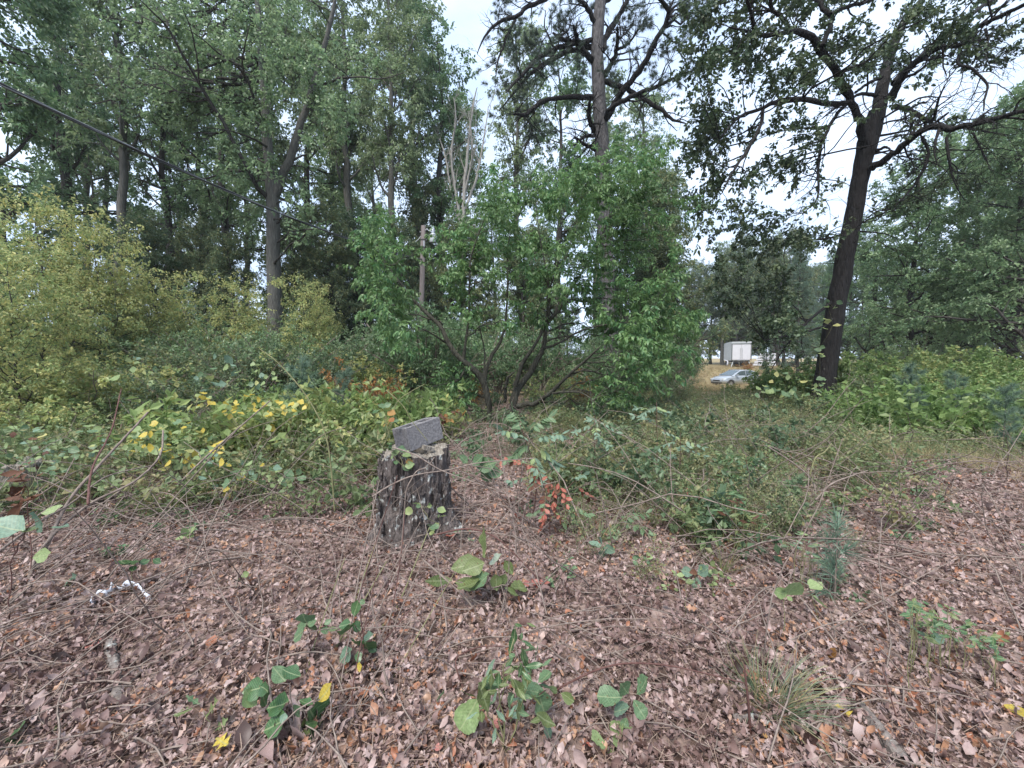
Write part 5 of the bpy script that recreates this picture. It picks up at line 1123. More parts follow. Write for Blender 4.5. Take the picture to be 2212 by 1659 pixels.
plant('elm_seedling', 'seedling with big ribbed light green leaves left of the narrow leaved shrublet', 'seedling', g, g[1] + .06, lv(D2, [(905, 1170, 1010, 1015, 'tooth', 'mid_leaf', 1.2), (890, 1200, 790, 1385, 'tooth', 'light_leaf', 1.2), (1330, 1170, 1185, 1180, 'tooth', 'mid_leaf', 1.3), (1280, 1150, 1290, 1270, 'tooth', 'mid_leaf', 1.2), (1270, 1110, 1365, 1060, 'tooth', 'mid_leaf', 1.3), (1340, 1130, 1390, 1180, 'tooth', 'big_leaf', 1.3), (1420, 1170, 1510, 1220, 'tooth', 'big_leaf', 1.2)]),
 [[None, (1035, 1580), (1032, 1500)], [(1040, 1600), (1150, 1520), (1180, 1490)]], 'red_twig', .0035)
g = G(1395, 1665)
plant('oak_seedling', 'oak seedling with five spread toothed leaves at the bottom right of the centre', 'seedling', g, g[1] + .08, lv(D2, [(1830, 1200, 1670, 1215, 'tooth', 'mid_leaf', 1.2), (1860, 1180, 1790, 1090, 'tooth', 'mid_leaf', 1.3), (1910, 1185, 2010, 1090, 'tooth', 'mid_leaf', 1.3), (1890, 1210, 1960, 1330, 'tooth', 'mid_leaf', 1.2), (1870, 1260, 1790, 1320, 'tooth', 'blue_leaf', 1.3), (1850, 1330, 1830, 1390, 'tooth', 'mid_leaf', 1.4), (1830, 1370, 1775, 1440, 'tooth', 'light_leaf', 1.3), (1840, 1390, 1870, 1430, 'tooth', 'light_leaf', 1.2)]),
 [[None, (1375, 1580), (1365, 1505)], [(1368, 1560), (1352, 1540)]], 'red_twig', .0035)
g = G(1320, 1668)
plant('low_oak_sprout', 'low pale green sprout with two toothed leaves left of the oak seedling', 'seedling', g, g[1], lv(D2, [(1720, 1500, 1605, 1490, 'tooth', 'light_leaf', 1.4), (1760, 1500, 1800, 1480, 'tooth', 'light_leaf', 1.2), (1770, 1530, 1720, 1570, 'tooth', 'light_leaf', 1.2)]), [[None, (1318, 1615)]], 'green_twig', .003)
g = G(470, 1640)
plant('lobed_oak_sprout', 'sprout with pale green lobed oak leaves at the lower left', 'seedling', g, g[1] + .03, lv(D1, [(1370, 1430, 1290, 1390, 'oak', 'light_leaf', 1.2), (1390, 1420, 1490, 1340, 'oak', 'light_leaf', 1.2), (1390, 1440, 1450, 1480, 'oak', 'light_leaf', 1.1), (1400, 1460, 1480, 1530, 'oak', 'yellow_leaf', 1.2), (1330, 1320, 1440, 1230, 'oak', 'big_leaf', 1.), (1250, 1270, 1140, 1330, 'oak', 'big_leaf', .9), (1300, 1250, 1200, 1200, 'oak', 'mid_leaf', .8)]), [[None, (462, 1590), (440, 1535)]], 'green_twig', .003)
g = G(52, 1700)
plant('corner_seedling', 'green seedling with drooping leaves cut by the lower left corner', 'seedling', g, g[1] + .15, lv(D1, [(60, 1440, -40, 1400, 'ovate', 'mid_leaf', 1.1), (70, 1450, 180, 1420, 'ovate', 'mid_leaf', 1.), (60, 1460, 40, 1630, 'ovate', 'dark_leaf', 1.2), (150, 1480, 200, 1620, 'ovate', 'dark_leaf', 1.1), (90, 1480, 110, 1600, 'ovate', 'mid_leaf', 1.2), (230, 1450, 320, 1400, 'ovate', 'big_leaf', 1.), (-20, 1480, -60, 1600, 'ovate', 'dark_leaf', 1.1)]), [[None, (40, 1600), (25, 1590)]], 'green_twig', .004)
g = G(20, 1345)
plant('edge_seedling', 'seedling with one very large pale green leaf at the left edge', 'seedling', g, g[1], [(52, 1147, -20, 1140, 'ovate', 'blue_leaf', 1.2), (52, 1145, 90, 1150, 'ovate', 'big_leaf', 1.0), (88, 1108, 150, 1102, 'lance', 'light_leaf', 1.4), (75, 1120, 120, 1125, 'ovate', 'blue_leaf', 1.), (110, 1195, 82, 1205, 'ovate', 'light_leaf', 1.4), (110, 1140, 148, 1148, 'ovate', 'blue_leaf', 1.)], [[None, (25, 1230), (28, 1150)], [(30, 1200), (60, 1140), (90, 1120)]], 'red_twig', .004)
g = G(70, 1250)
plant('dead_leaf_stem', 'thin stem hung with curled dark brown dead leaves near the left edge', 'plant', g, 2.9, [(46 + rng.normal() * 8, 1008 + k_ * 5.5, 46 + rng.normal() * 22, 1022 + k_ * 5.5 + rng.normal() * 12, ['curl', 'oak', 'lance'][k_ % 3], 'dead_leaf', 1.1) for k_ in range(16)], [[None, (60, 1100), (42, 1010)]], 'red_twig', .004)
for (bu, bv, lab, ls_) in [
  (1692, 1400, 'pale green seedling with three leaves on the right, beside the pine seedling', [(1700, 1285, 1665, 1275), (1700, 1285, 1720, 1245), (1700, 1288, 1712, 1300)]),
  (1768, 1372, 'seedling with two light drooping leaves between the pine seedling and its neighbour', [(1748, 1270, 1772, 1265), (1752, 1285, 1778, 1320)]),
  (2020, 1450, 'bluish seedling with two round leaves by the path on the right', [(2000, 1376, 1962, 1362), (2004, 1376, 2040, 1380)]),
  (1510, 1280, 'small mint green seedling in the weeds left of the pine seedling', [(1500, 1240, 1470, 1232), (1505, 1240, 1535, 1228), (1505, 1245, 1500, 1270)]),
  (1310, 1215, 'small bluish seedling below the red leaved sumac', [(1300, 1180, 1270, 1178), (1303, 1180, 1330, 1190), (1302, 1182, 1300, 1200), (1300, 1176, 1290, 1160)]),
  (150, 1275, 'mint green seedling near the grey canes at the left', [(152, 1250, 130, 1262), (155, 1248, 172, 1240)]),
  (285, 1285, 'dark green seedling above the white plastic strip', [(290, 1222, 284, 1238), (300, 1218, 322, 1212), (285, 1220, 255, 1226), (330, 1208, 346, 1218)]),
  (405, 1185, 'light green seedling with narrow leaves in the litter left of the stump', [(400, 1160, 428, 1140), (398, 1160, 380, 1168), (402, 1158, 392, 1140), (404, 1160, 420, 1162)]),
  (520, 1260, 'lime seedling alone in the leaf litter left of the centre', [(520, 1245, 540, 1238), (516, 1246, 508, 1258)]),
  (772, 1660, 'lime sprout with two round leaves at the bottom edge', [(775, 1642, 752, 1636), (780, 1642, 808, 1640), (778, 1644, 770, 1656)]),
  (1985, 1668, 'dark sprout with two pointed leaves at the bottom right edge', [(1970, 1650, 1962, 1672), (1972, 1640, 2000, 1665)]),
  (632, 1090, 'green seedling with four round leaves left of the stump', [(640, 1030, 660, 1040), (638, 1030, 618, 1044), (640, 1026, 652, 1012), (636, 1028, 615, 1020)]),
  (1000, 1060, 'seedling with hanging green leaves right of the stump', [(1010, 1000, 990, 985), (1020, 1005, 1050, 985), (1030, 1010, 1075, 1000), (1040, 1015, 1060, 1040), (1050, 1020, 1085, 1025), (1045, 1010, 1030, 1035)])]:
    g = G(bu, bv); kd = ['ovate', 'tooth'][rng.integers(2)]; mt = 'light_leaf' if ('lime' in lab or 'light' in lab or 'pale' in lab) else 'blue_leaf' if ('bluish' in lab or 'mint' in lab) else 'dark_leaf' if 'dark' in lab else 'mid_leaf'
    plant('seedling', lab, 'seedling', g, g[1], [(*l_, kd, mt, 1.25) for l_ in ls_], [[None, (ls_[0][0], ls_[0][1])]], 'green_twig', .003)

# sumac with paired leaflets
def frond(parent, a, b, sagm, npair, ll, kd, mt, w_=1., stiff=.3):
    a = np.array(a); b = np.array(b); o_ = np.array(parent.location); m_ = (a + b) / 2 + np.array([0, 0, sagm]); t_ = np.linspace(0, 1, 10)[:, None]; c = (1 - t_) ** 2 * a + 2 * t_ * (1 - t_) * m_ + t_ ** 2 * b
    fr = MB().tube(c - o_, np.linspace(.0025, .001, 10), 4).obj('frond', M['green_twig'], parent, True)
    red_ = mt in ('red_leaf', 'dead_leaf')
    for k_ in range(npair):
        s_ = .28 + .7 * k_ / max(1, npair - 1); i_ = min(8, int(s_ * 9)); p_ = c[i_] + (c[i_ + 1] - c[i_]) * (s_ * 9 - i_); tg_ = nrm(c[i_ + 1] - c[i_]); sd_ = nrm(np.cross(tg_, [0, 0, 1.]) + 1e-6)
        for s in (1, -1):
            dr = nrm(sd_ * s * .8 + tg_ * .45 + np.array([0, 0, -1. + stiff]) + (.45 if red_ else .15) * rn(3)); mt = ['red_leaf', 'red_leaf', 'red_leaf', 'dead_leaf', 'mid_leaf'][rng.integers(5)] if red_ else mt; put_leaf(fr, p_, p_ + dr * ll * rng.uniform(.8, 1.1), kd, mt if rng.uniform() > .12 else ('light_leaf' if mt == 'blue_leaf' else mt), w_, .45, 'leaflet', o_)
    put_leaf(fr, b, b + nrm(b - a) * ll, kd, mt, w_, .4, 'leaflet', o_)
ds = 3.75; g = GD(1150, ds); sm = empty('sumac_sapling', g); tag(sm, 'sumac sapling with fresh green paired leaflets at head height, right of the cinder block', 'sapling')
put_stems(sm, [[g, P(1160, 1040, ds), P(1140, 960, ds), P(1122, 915, ds)]], 'red_twig', .007)
for (u0, v0, u1, v1, dd, sg, mt) in [(1150, 955, 1088, 930, -.1, .05, 'blue_leaf'), (1150, 950, 1212, 938, -.1, .03, 'blue_leaf'), (1140, 935, 1185, 900, .1, .06, 'mid_leaf'), (1140, 940, 1110, 890, .15, .04, 'mid_leaf'), (1150, 960, 1110, 985, -.05, .06, 'mid_leaf'), (1155, 965, 1200, 1000, .05, .06, 'blue_leaf'), (1150, 975, 1165, 1030, -.15, .02, 'blue_leaf')]:
    frond(sm, P(u0, v0, ds), P(u1, v1, ds + dd), sg, 6, .12, 'lance', mt, 1.3)
ds = 3.45; g = GD(1190, ds); sm = empty('red_sumac_sapling', g); tag(sm, 'sumac sapling with red autumn leaves mixed with green, lower and nearer than the green one', 'sapling')
put_stems(sm, [[g, P(1185, 1080, ds), P(1160, 1010, ds)], [P(1185, 1090, ds), P(1220, 1060, ds), P(1240, 1040, ds)]], 'red_twig', .006)
for (u0, v0, u1, v1, sg, mt) in [(1160, 1010, 1080, 995, .04, 'red_leaf'), (1165, 1010, 1120, 1000, .02, 'red_leaf'), (1180, 1020, 1190, 1060, .02, 'red_leaf'), (1200, 1030, 1225, 1090, .03, 'red_leaf'), (1180, 1060, 1175, 1110, .02, 'red_leaf'), (1190, 1080, 1215, 1130, .02, 'dead_leaf'), (1230, 1040, 1260, 1025, .03, 'blue_leaf'), (1240, 1050, 1275, 1075, .03, 'red_leaf'), (1170, 1030, 1105, 1040, .03, 'blue_leaf'), (1200, 1090, 1150, 1110, .03, 'mid_leaf'), (1220, 1090, 1270, 1110, .04, 'mid_leaf'), (1180, 1100, 1170, 1140, .01, 'red_leaf'), (1200, 1040, 1195, 1085, .02, 'red_leaf'), (1170, 1015, 1150, 1050, .02, 'red_leaf'), (1215, 1060, 1240, 1120, .02, 'red_leaf')]:
    frond(sm, P(u0, v0, ds), P(u1, v1, ds + .1 * rng.normal()), sg, 5, .068, 'lance', mt, 1.7)
for bu, tv, dd, lab in [(1424, 868, 4.5, 'slim sumac sapling with pale bluish fronds between the dogwood and the car'), (1476, 935, 4.7, 'sumac sapling with bluish fronds right of the slim one'), (1290, 905, 4.6, 'sumac sapling with bluish fronds right of the fresh green one'), (940 - 225, 905, 5.2, 'sumac sapling with yellowing fronds left of the cinder block'), (1618, 985, 4.4, 'small sapling with dark drooping fronds before the oak'), (1345, 1130, 3.5, 'small sapling with green fronds in the weeds right of the red sumac')]:
    g = GD(bu, dd); tp = P(bu - 6, tv, dd); sm = empty('sumac_sapling', g); tag(sm, lab, 'sapling'); put_stems(sm, [[g, (g + tp) / 2 + .02 * rn(3), tp]], 'red_twig', .005)
    mt = 'yellowgreen_leaf' if 'yellowing' in lab else 'dark_leaf' if 'dark' in lab else 'mid_leaf' if 'green fronds' in lab else 'blue_leaf'
    for k_ in range(7):
        a_ = rng.uniform(0, 6.283); s0 = g + (tp - g) * rng.uniform(.55, 1.0); frond(sm, s0, s0 + np.array([math.cos(a_) * .26, math.sin(a_) * .2, rng.uniform(-.12, .08)]), .05, 4, .075, 'lance', mt, 1.4)
g = GD(1515, 3.9); sm = empty('red_tipped_seedling', g); tag(sm, 'thin seedling topped with small coral red leaves in the weeds right of centre', 'seedling'); put_stems(sm, [[g, P(1512, 1075, 3.9)]], 'red_twig', .003)
for k_ in range(9): a_ = rng.uniform(0, 6.283); p_ = P(1512 + 14 * rng.normal(), 1072 + 10 * rng.normal(), 3.9); put_leaf(sm, p_, p_ + .05 * np.array([math.cos(a_), math.sin(a_), -.3]), 'ovate', 'pink_leaf', 1.4, .6)

# low leafy vines built leaf by leaf
def vine(name, label, spots, n, d, dsp, size, kd, mats, w_=1.3, rooted=True):
    g = GD(spots[0][0], d); root = empty(name, g); tag(root, label, 'vine'); pts = discs([(u, v, r_, n / len(spots)) for u, v, r_ in spots], 1, d, dsp)
    for p_ in pts:
        p_[2] = max(p_[2], float(H(p_[0], p_[1])) + .05); a_ = rng.uniform(0, 6.283); l_ = size * rng.uniform(.7, 1.3); put_leaf(root, p_, p_ + l_ * np.array([math.cos(a_), math.sin(a_) * .7, rng.uniform(-.6, .15)]), kd, mats[rng.integers(len(mats))], w_, rng.uniform(.2, .8))
    ln = [[np.array([p_[0], p_[1], float(H(p_[0], p_[1]))]), p_ + np.array([.02, .02, -.01])] for p_ in pts[::3]] if rooted else [[pts[i_], (pts[i_] + pts[i_ + 4]) / 2 + np.array([0, -.03, -.02]), pts[i_ + 4]] for i_ in range(0, len(pts) - 4, 4)]
    put_stems(root, ln, 'green_twig', .0025)
vine('heart_leaf_vine', 'low mound of yellow green heart shaped leaves left of the stump', [(330, 945, 35), (380, 950, 45), (430, 970, 45), (370, 985, 35), (460, 990, 30), (300, 965, 25)], 210, 5.0, .22, .08, 'heart', ['light_leaf', 'yellowgreen_leaf', 'light_leaf', 'mid_leaf', 'yellow_leaf'])
vine('yellow_leaf_vine', 'row of bright yellow leaves across the left thicket, behind the heart shaped leaves', [(440, 870, 20), (500, 880, 22), (550, 870, 28), (600, 885, 25), (640, 880, 20), (580, 910, 20)], 100, 5.6, .2, .08, 'heart', ['yellow_leaf', 'yellow_leaf', 'yellowgreen_leaf', 'light_leaf'])
vine('lower_green_vine', 'scattered light green leaves trailing below the heart shaped leaves', [(480, 1020, 45), (540, 1030, 30), (590, 1040, 30), (500, 1060, 25), (410, 1045, 30)], 90, 4.5, .25, .075, 'heart', ['light_leaf', 'mid_leaf', 'light_leaf', 'blue_leaf', 'yellow_leaf'])
vine('left_edge_vine', 'green leaves mixed with brown ones around the rotten stump at the left edge', [(60, 960, 50), (120, 990, 45), (160, 1000, 40), (90, 1010, 40), (200, 960, 40)], 120, 4.3, .35, .075, 'ovate', ['mid_leaf', 'light_leaf', 'blue_leaf', 'mid_leaf', 'dead_leaf', 'yellowgreen_leaf'])
vine('stump_creeper', 'creeper with hanging green and dry brown leaves trailing over the stump and block', [(845, 915, 18), (832, 890, 16), (860, 985, 14), (880, 1000, 14), (850, 965, 12)], 34, 3.3, .06, .07, 'ovate', ['mid_leaf', 'dark_leaf', 'light_leaf', 'rust_leaf'], 1.3, False)
vine('stump_front_creeper', 'little creeper with five leaflet sprays across the lower front of the stump', [(930, 1105, 18), (900, 1095, 12), (950, 1125, 10), (935, 1140, 8)], 16, 3.1, .05, .06, 'ovate', ['light_leaf', 'mid_leaf', 'yellowgreen_leaf'], 1.3, False)
vine('brown_leaf_spray', 'spray of dry brown leaves sticking out behind the cinder block', [(975, 900, 14), (990, 897, 12), (960, 905, 8)], 16, 3.9, .06, .06, 'curl', ['dead_leaf', 'rust_leaf'], 1.2, False)
vine('creeping_plant', 'dark green creeping plant spreading beside the path at the lower right', [(1990, 1325, 30), (2040, 1345, 35), (2090, 1370, 35), (2140, 1390, 30), (2010, 1360, 25), (1980, 1315, 15)], 130, 2.05, .12, .045, 'lance', ['dark_leaf', 'mid_leaf', 'dark_leaf', 'big_leaf'], 1.4)
vine('left_thicket_vine', 'pale green large leaves climbing in the thicket under the forked tree', [(480, 800, 40), (530, 790, 40), (560, 820, 30), (440, 830, 30), (620, 800, 30), (350, 830, 40), (280, 800, 40)], 90, 8.5, .4, .14, 'heart', ['light_leaf', 'mid_leaf', 'blue_leaf', 'yellowgreen_leaf'])
vine('right_bank_vine', 'light green climbing leaves at the left foot of the oak trunk', [(1700, 830, 30), (1740, 840, 30), (1660, 850, 30), (1770, 860, 20), (1720, 870, 30)], 60, 11.5, .4, .16, 'heart', ['light_leaf', 'mid_leaf', 'yellowgreen_leaf'])
vine('trunk_creeper', 'creeper with a few yellowish leaves climbing the middle of the oak trunk', [(1795, 655, 14), (1790, 700, 12), (1780, 760, 18), (1775, 820, 14)], 22, 13.0, .05, .2, 'ovate', ['yellowgreen_leaf', 'light_leaf', 'mid_leaf'], 1.3, False)

vine('wilted_shrublet', 'upright shrublet of dark green and withered brown hanging leaves in the weeds right of centre', [(1590, 1080, 20), (1598, 1120, 22), (1600, 1160, 18), (1585, 1190, 15), (1640, 1120, 18), (1560, 1110, 16)], 120, 3.35, .10, .075, 'lance', ['dark_leaf', 'dead_leaf', 'big_leaf', 'dark_leaf'], 1.1)
vine('low_green_sprouts', 'low soft green sprouts in the weeds just behind the pine seedling', [(1760, 1190, 24), (1790, 1215, 24), (1730, 1170, 20), (1810, 1250, 18)], 90, 2.85, .10, .05, 'lance', ['mid_leaf', 'light_leaf', 'mid_leaf', 'blue_leaf'], 1.)
vine('weedy_sprouts', 'small mixed green and brown sprouts in the litter between the grass tuft and the sumac', [(1440, 1300, 40), (1480, 1260, 30), (1560, 1300, 30), (1390, 1210, 30), (1540, 1230, 25)], 70, 2.75, .14, .045, 'ovate', ['mid_leaf', 'light_leaf', 'big_leaf', 'dead_leaf'], 1.2)
# grass tuft
g = G(1670, 1560); gt = empty('grass_tuft', g); tag(gt, 'tuft of wiry green grass leaning over the litter at the lower right', 'grass tuft')
for mt, nb in (('grass', 170), ('tan_grass', 50)):
    a_ = ru(0, 6.283, nb); rr_ = np.sqrt(ru(0, 1, nb)) * .09; e_ = ru(.5, 1.35, nb); l_ = ru(.14, .30, nb) / 6; d_ = np.stack([np.cos(a_) * np.cos(e_), np.sin(a_) * np.cos(e_) * .8, np.sin(e_)], -1); p_ = np.stack([np.cos(a_) * rr_, np.sin(a_) * rr_, 0 * a_], -1); pts = [p_]
    for i in range(6): d_ = nrm(d_ + np.array([.07, 0, -.11]) + .09 * rn(nb, 3)); p_ = p_ + d_ * l_[:, None]; pts.append(p_)
    c = np.stack(pts, 1); c[..., 2] = np.maximum(c[..., 2], .004); ob = MB().add(*tubes(c, np.linspace(.0022, .0007, 7)[None] * np.ones((nb, 1)), 3)).obj('blades', M[mt], gt); ob['kind'] = 'stuff'

# red and orange leaves lying loose, canes, branches, the plastic strip
for lab, p_, q_, mt, kd in [('pink red leaf lying at the foot of the narrow leaved shrublet', D2(970, 1490), D2(1055, 1510), 'pink_leaf', 'ovate'), ('small pink leaf fallen at the bottom edge left of the shrublet', D2(600, 1640), D2(660, 1610), 'pink_leaf', 'ovate'), ('red leaf lying at the bottom edge right of the shrublet', D2(1560, 1640), D2(1640, 1650), 'red_leaf', 'ovate'), ('large salmon red leaf in the litter at the left', D1(530, 950), D1(660, 900), 'pink_leaf', 'oak'), ('small scarlet leaf lying right of the stump root', D2(690, 195), D2(730, 220), 'red_leaf', 'ovate'), ('scarlet leaf lying far right of the stump root, under the sumac', D2(1120, 55), D2(1155, 80), 'red_leaf', 'ovate'), ('orange brown leaf lying at the bottom edge below the grass tuft', D3(500, 1612), D3(545, 1622), 'rust_leaf', 'oak'), ('pale tan leaf standing in the litter right of the grass tuft', D3(990, 1310), D3(1080, 1400), 'yellow_leaf', 'oak'), ('pale leaf lying by the path on the right edge', D3(2130, 1310), D3(2210, 1450), 'yellow_leaf', 'ovate'), ('pink leaf beside the cane at the grass tuft', D3(380, 1090), D3(410, 1150), 'pink_leaf', 'ovate'), ('orange leaf lying right of the grass tuft', D3(950, 950), D3(1010, 1020), 'rust_leaf', 'ovate')]:
    a = G(*p_); b = G(*q_); b[2] += .03; a[2] += .035; o_ = put_leaf(empty('x', a), a, b, kd, mt, 1.2, .25); e_ = o_.parent; o_.parent = None; o_.location = a; bpy.data.objects.remove(e_); o_.name = 'red_leaf' if 're' in mt or 'pink' in mt else 'fallen_leaf'; tag(o_, lab, 'leaf')
for k_ in range(1):
    g = G(1215, 1285); root = empty('red_seedling', g); tag(root, 'cluster of small coral pink leaves right of the large drooping leaves', 'seedling')
    for _ in range(14): p_ = P(1155 + 14 * rng.normal(), 1283 + 7 * rng.normal(), g[1] - .02); p_[2] = max(p_[2], float(H(p_[0], p_[1])) + .04); a_ = rng.uniform(0, 6.283); put_leaf(root, p_, p_ + .045 * np.array([math.cos(a_), math.sin(a_), .1]), 'ovate', 'pink_leaf', 1.4, .6)
def cane(name, label, cat, pts, d, dd, w, mat, ground_=False, taper=.5, bumpy=.0):
    m_ = len(pts); s_ = np.linspace(0, 1, m_)
    C = [G(u, v) + np.array([0, 0, .02]) if ground_ else P(u, v, d + dd * s_[i]) for i, (u, v) in enumerate(pts)]
    dm = np.mean([c[1] for c in C]); r_ = w * .65 * K / 400 * dm; c, r = resample(C, np.linspace(r_, r_ * taper, m_), 6 * m_)
    if bumpy: r = r * (1 + bumpy * rn(len(r))); c += bumpy * .02 * rn(*c.shape)
    c[:, 2] = np.maximum(c[:, 2], H(c[:, 0], c[:, 1]) + .4 * r)
    o_ = empty(name, c[0]); tag(o_, label, cat); MB().tube(c - c[0], r, 7).obj('stem', M[mat], o_, True); return o_
D4 = lambda x, y: (x / 3, 553 + y / 3); D5 = lambda x, y: (737.4 + x / 3, 553 + y / 3); D6 = lambda x, y: (1474.7 + x / 3, 553 + y / 3); D7 = lambda x, y: (1060 * .7373 + x * .2134, 1180 * .7373 + y * .2134)
mp_ = lambda D, l_: [D(*p_) for p_ in l_]
cane('bramble_cane', 'brown bramble cane arching across the middle of the stump to the right', 'cane', mp_(D5, [(200, 1560), (330, 1480), (480, 1420), (700, 1385), (900, 1340), (1250, 1310)]), 3.05, .2, 3.2, 'twig')
cane('bramble_cane', 'pale cane descending from the stump middle to the right', 'cane', mp_(D5, [(330, 1240), (480, 1290), (650, 1390), (900, 1480), (1180, 1580)]), 3.1, -.1, 2.6, 'twig')
cane('bramble_cane', 'pale upright cane rising in front of the stump and forking toward its rim', 'cane', mp_(D7, [(390, 1640), (425, 1200), (450, 900), (500, 780), (560, 690), (660, 650), (735, 550)]), 3.0, .1, 3.0, 'twig')
cane('bramble_cane', 'yellowish cane leaning right from the stump foot to the lower left', 'cane', mp_(D2, [(0, 1330), (150, 1000), (280, 770), (400, 530), (500, 280), (570, 100)]), 1.9, 1.0, 3.5, 'green_twig')
cane('bramble_cane', 'dark upright cane left of the yellowish one', 'cane', mp_(D2, [(290, 1300), (300, 800), (350, 520), (390, 250), (410, 0)]), 2.1, .4, 2.8, 'red_twig')
cane('bramble_cane', 'low arched brown cane at the left of the bottom centre', 'cane', mp_(D2, [(190, 1290), (280, 1120), (420, 1080), (600, 1080), (770, 1110)]), 1.95, .1, 2.8, 'twig')
cane('bramble_cane', 'long dark cane arching over the litter toward the grass tuft', 'cane', mp_(D2, [(1250, 1450), (1350, 1200), (1550, 1070), (1750, 995), (1950, 980), (2200, 1010), (2620, 1110)]), 1.8, -.1, 4.2, 'red_twig')
cane('bramble_cane', 'pale broken cane standing right of the narrow leaved shrublet', 'cane', mp_(D2, [(1245, 1660), (1300, 1340), (1390, 1190), (1480, 1120)]), 1.65, .2, 4.2, 'twig')
cane('bramble_cane', 'straight dead cane dropping from the stump foot across the hickory seedling', 'cane', mp_(D2, [(530, 310), (700, 460), (830, 590), (910, 750)]), 2.5, -.2, 3.6, 'twig')
cane('bramble_cane', 'dark cane arching from the stump root to the right', 'cane', mp_(D2, [(600, 150), (800, 110), (950, 140), (1080, 230), (1320, 480)]), 2.9, -.3, 3.4, 'red_twig')
cane('bramble_cane', 'thin cane crossing low through the bottom centre', 'cane', mp_(D2, [(350, 1510), (480, 1370), (640, 1200), (740, 1050)]), 1.75, .3, 3.4, 'twig')
cane('bramble_cane', 'dark leaning cane with bent top behind the elm seedling', 'cane', mp_(D2, [(930, 1480), (820, 1220), (740, 980), (800, 910), (950, 868), (1200, 890)]), 1.75, .2, 3.2, 'red_twig')
cane('bramble_cane', 'tall thin green stem with a single brown leaf above the yellow vine', 'cane', mp_(D4, [(2170, 1660), (2120, 1200), (2000, 930), (1820, 710), (1680, 600)]), 3.6, .2, 2.6, 'green_twig')
cane('bramble_cane', 'thin stem curving above the cinder block toward the upper right', 'cane', mp_(D5, [(280, 1220), (330, 1080), (360, 950), (450, 880), (540, 830)]), 3.4, .1, 2.2, 'green_twig')
cane('bramble_cane', 'thin arched stem springing out above the cinder block', 'cane', mp_(D5, [(290, 870), (370, 940), (420, 1000), (450, 1060), (560, 1200)]), 3.4, 0, 2., 'green_twig')
cane('bramble_cane', 'pale straight stem leaning out to the right behind the block', 'cane', mp_(D5, [(730, 1260), (800, 1190), (930, 1140), (940, 1110)]), 3.9, .1, 2.4, 'twig')
cane('pale_vine', 'pale forked vine stem rising from the litter before the oak, left fork', 'cane', mp_(D6, [(820, 1620), (860, 1575), (850, 1480), (800, 1410), (700, 1330), (560, 1240)]), 3.9, .3, 4., 'twig')
cane('pale_vine', 'pale vine stem bending right from the forked vine before the oak', 'cane', mp_(D6, [(860, 1580), (960, 1480), (1080, 1430), (1200, 1390)]), 3.9, .2, 3.6, 'twig')
cane('pale_vine', 'pale green vine tip curling up from the forked vine', 'cane', mp_(D6, [(825, 1420), (860, 1310), (920, 1270), (965, 1215)]), 4.0, .1, 2.8, 'green_twig')
for k_, (pts, w_, mt, lab) in enumerate([([(-20, 1345), (30, 1290), (75, 1230), (110, 1160), (150, 1080), (210, 1010), (270, 945), (320, 890)], 7, 'twig', 'thickest grey fallen branch of the leaning bundle at the left'), ([(20, 1350), (62, 1290), (70, 1220), (120, 1150), (200, 1085), (290, 1040), (345, 985), (352, 930)], 6, 'twig', 'pale grey branch bent upright at its end, in the bundle at the left'), ([(60, 1440), (45, 1350), (70, 1260), (110, 1200), (180, 1120), (260, 1060)], 5, 'twig', 'grey branch curving down to the litter below the bundle at the left'), ([(0, 1190), (80, 1130), (150, 1090), (230, 1030), (330, 1005)], 4, 'twig', 'thin grey branch lying across the top of the bundle at the left'), ([(190, 1090), (200, 1010), (240, 930), (262, 840)], 3.5, 'red_twig', 'dark upright stem behind the bundle at the left')]):
    cane('fallen_branch', lab, 'branch', pts, 2.5, 1.2, w_, mt, False, .5, .05)
cane('fallen_branch', 'short lichen covered grey branch lying in the litter at the lower left', 'branch', mp_(D1, [(725, 880), (720, 980), (745, 1060), (775, 1150), (760, 1240), (790, 1370)]), 0, 0, 20, 'lichen_wood', True, .7, .03)
cane('fallen_branch', 'long thin grey branch lying diagonally across the lower left litter', 'branch', mp_(D1, [(300, 1450), (560, 1340), (780, 1210), (1000, 1050), (1300, 890), (1600, 760), (1850, 640)]), 0, 0, 8, 'twig', True, .5, .05)
cane('fallen_branch', 'thin branch lying in the litter below the long grey one', 'branch', mp_(D1, [(-60, 1560), (150, 1470), (340, 1420), (540, 1370)]), 0, 0, 6, 'twig', True, .7, .05)
cane('fallen_branch', 'thick reddish branch lying at the bottom right edge', 'branch', mp_(D3, [(1140, 1340), (1230, 1440), (1330, 1560), (1440, 1680)]), 0, 0, 22, 'lichen_wood', True, 1.4, .05)
cane('fallen_branch', 'short pale stick lying below the grass tuft', 'branch', mp_(D3, [(330, 1440), (500, 1480), (700, 1540)]), 0, 0, 13, 'lichen_wood', True, .8, .06)
cane('fallen_branch', 'grey stick lying right of the drooping hickory seedling', 'branch', mp_(D2, [(1480, 830), (1650, 770), (1790, 690)]), 0, 0, 6, 'twig', True, .6, .05)
cane('bramble_cane', 'upright dark stem standing inside the grass tuft', 'cane', mp_(D3, [(450, 1680), (430, 1300), (410, 1100), (400, 990)]), 1.62, 0, 5.5, 'red_twig')
cane('bramble_cane', 'thin dark stem leaning at the bottom right', 'cane', mp_(D3, [(1450, 1600), (1400, 1380), (1330, 1140), (1290, 1000)]), 1.65, .1, 3., 'red_twig')
cane('bramble_cane', 'two toned cane arching low right of the pine seedling', 'cane', mp_(D3, [(520, 930), (700, 830), (900, 740), (1100, 700), (1300, 740)]), 2.1, .1, 3., 'twig')
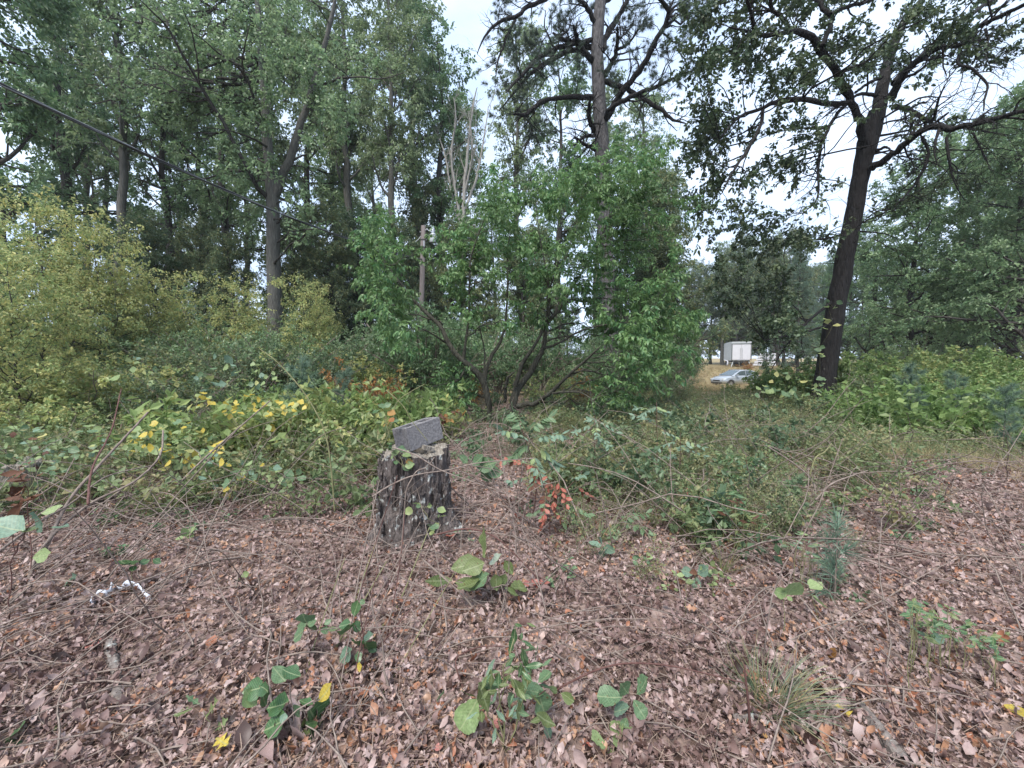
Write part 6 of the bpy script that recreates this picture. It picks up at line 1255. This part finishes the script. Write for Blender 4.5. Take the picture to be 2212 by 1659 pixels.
for k_ in range(16):
    u0, v0 = 742 + 45 * rng.normal(), 1480 + 90 * rng.uniform(-1, 1); u1, v1 = u0 + rng.uniform(40, 190), v0 - rng.uniform(200, 420)
    g = G(u0, v0); o_ = cane('bramble_cane', 'thin bare cane of the loose bundle leaning rightwards below and left of the stump', 'cane', [(u0, v0), (u0 * .7 + u1 * .3 - 8, v0 * .7 + v1 * .3), (u0 * .35 + u1 * .65 - 5, v0 * .35 + v1 * .65), (u1, v1)], g[1], rng.uniform(.1, .8), rng.uniform(2., 3.6), ['twig', 'red_twig', 'green_twig', 'twig'][k_ % 4]); o_['group'] = 'canes of the bundle below the stump'
for k_ in range(14):
    u0, v0 = 150 + 130 * rng.normal(), 1180 + 110 * rng.uniform(-1, 1); u1, v1 = u0 + rng.uniform(60, 260), v0 - rng.uniform(80, 260)
    g = G(u0, v0); o_ = cane('fallen_branch', 'thin dead cane of the grey tangle at the left edge of the clearing', 'branch', [(u0, v0), (u0 * .6 + u1 * .4, v0 * .6 + v1 * .4 - 12), (u1, v1)], g[1], rng.uniform(.1, .8), rng.uniform(2.4, 4.2), 'twig'); o_['group'] = 'dead canes of the grey tangle at the left'
# torn white plastic strip
C = [G(*D1(x, y)) + np.array([0, 0, z_]) for x, y, z_ in [(600, 650, .0), (640, 620, .01), (700, 590, .02), (750, 560, .03), (790, 560, .025), (840, 560, .035), (900, 570, .03), (950, 600, .02), (985, 630, 0.)]]
c, _ = resample(C, [1] * 9, 40); t_ = nrm(np.gradient(c, axis=0)); up = nrm(np.array([.1, -.25, 1.])); w_ = .056 + .012 * np.sin(np.arange(40) * .9) + .004 * rn(40)
w_[16:20] *= .35
a = c + up * w_[:, None] + .0015 * rn(40, 3); b = c - up * .015; nn = nrm(np.cross(t_, up)) * .002; V = np.concatenate([b - nn, a - nn, a + nn, b + nn]); i_ = np.arange(39); F = np.concatenate([np.stack([i_ + 40 * k_, i_ + 1 + 40 * k_, i_ + 1 + 40 * ((k_ + 1) % 4), i_ + 40 * ((k_ + 1) % 4)], -1) for k_ in range(4)])
o_ = link('plastic_strip', mesh('plastic_strip', V, [F], M['plastic'], None, True)); tag(o_, 'torn curved strip of white plastic half buried in the leaf litter at the left', 'plastic strip')

# ------------------------------------------------------------------ thin haze, added to lighten the dark woods behind
hm = bpy.data.materials.new('haze'); hm.use_nodes = True; t = hm.node_tree; t.nodes.clear(); o = t.nodes.new('ShaderNodeOutputMaterial'); v = t.nodes.new('ShaderNodeVolumePrincipled')
v.inputs['Color'].default_value = (.86, .92, .96, 1); v.inputs['Density'].default_value = .0005; t.links.new(v.outputs[0], o.inputs['Volume'])
hz_ = MB().box((0, 165, 18.), (640, 440, 42.)).obj('haze', hm); tag(hz_, 'thin pale haze added to lighten the distant trees', None, None, 'stuff')
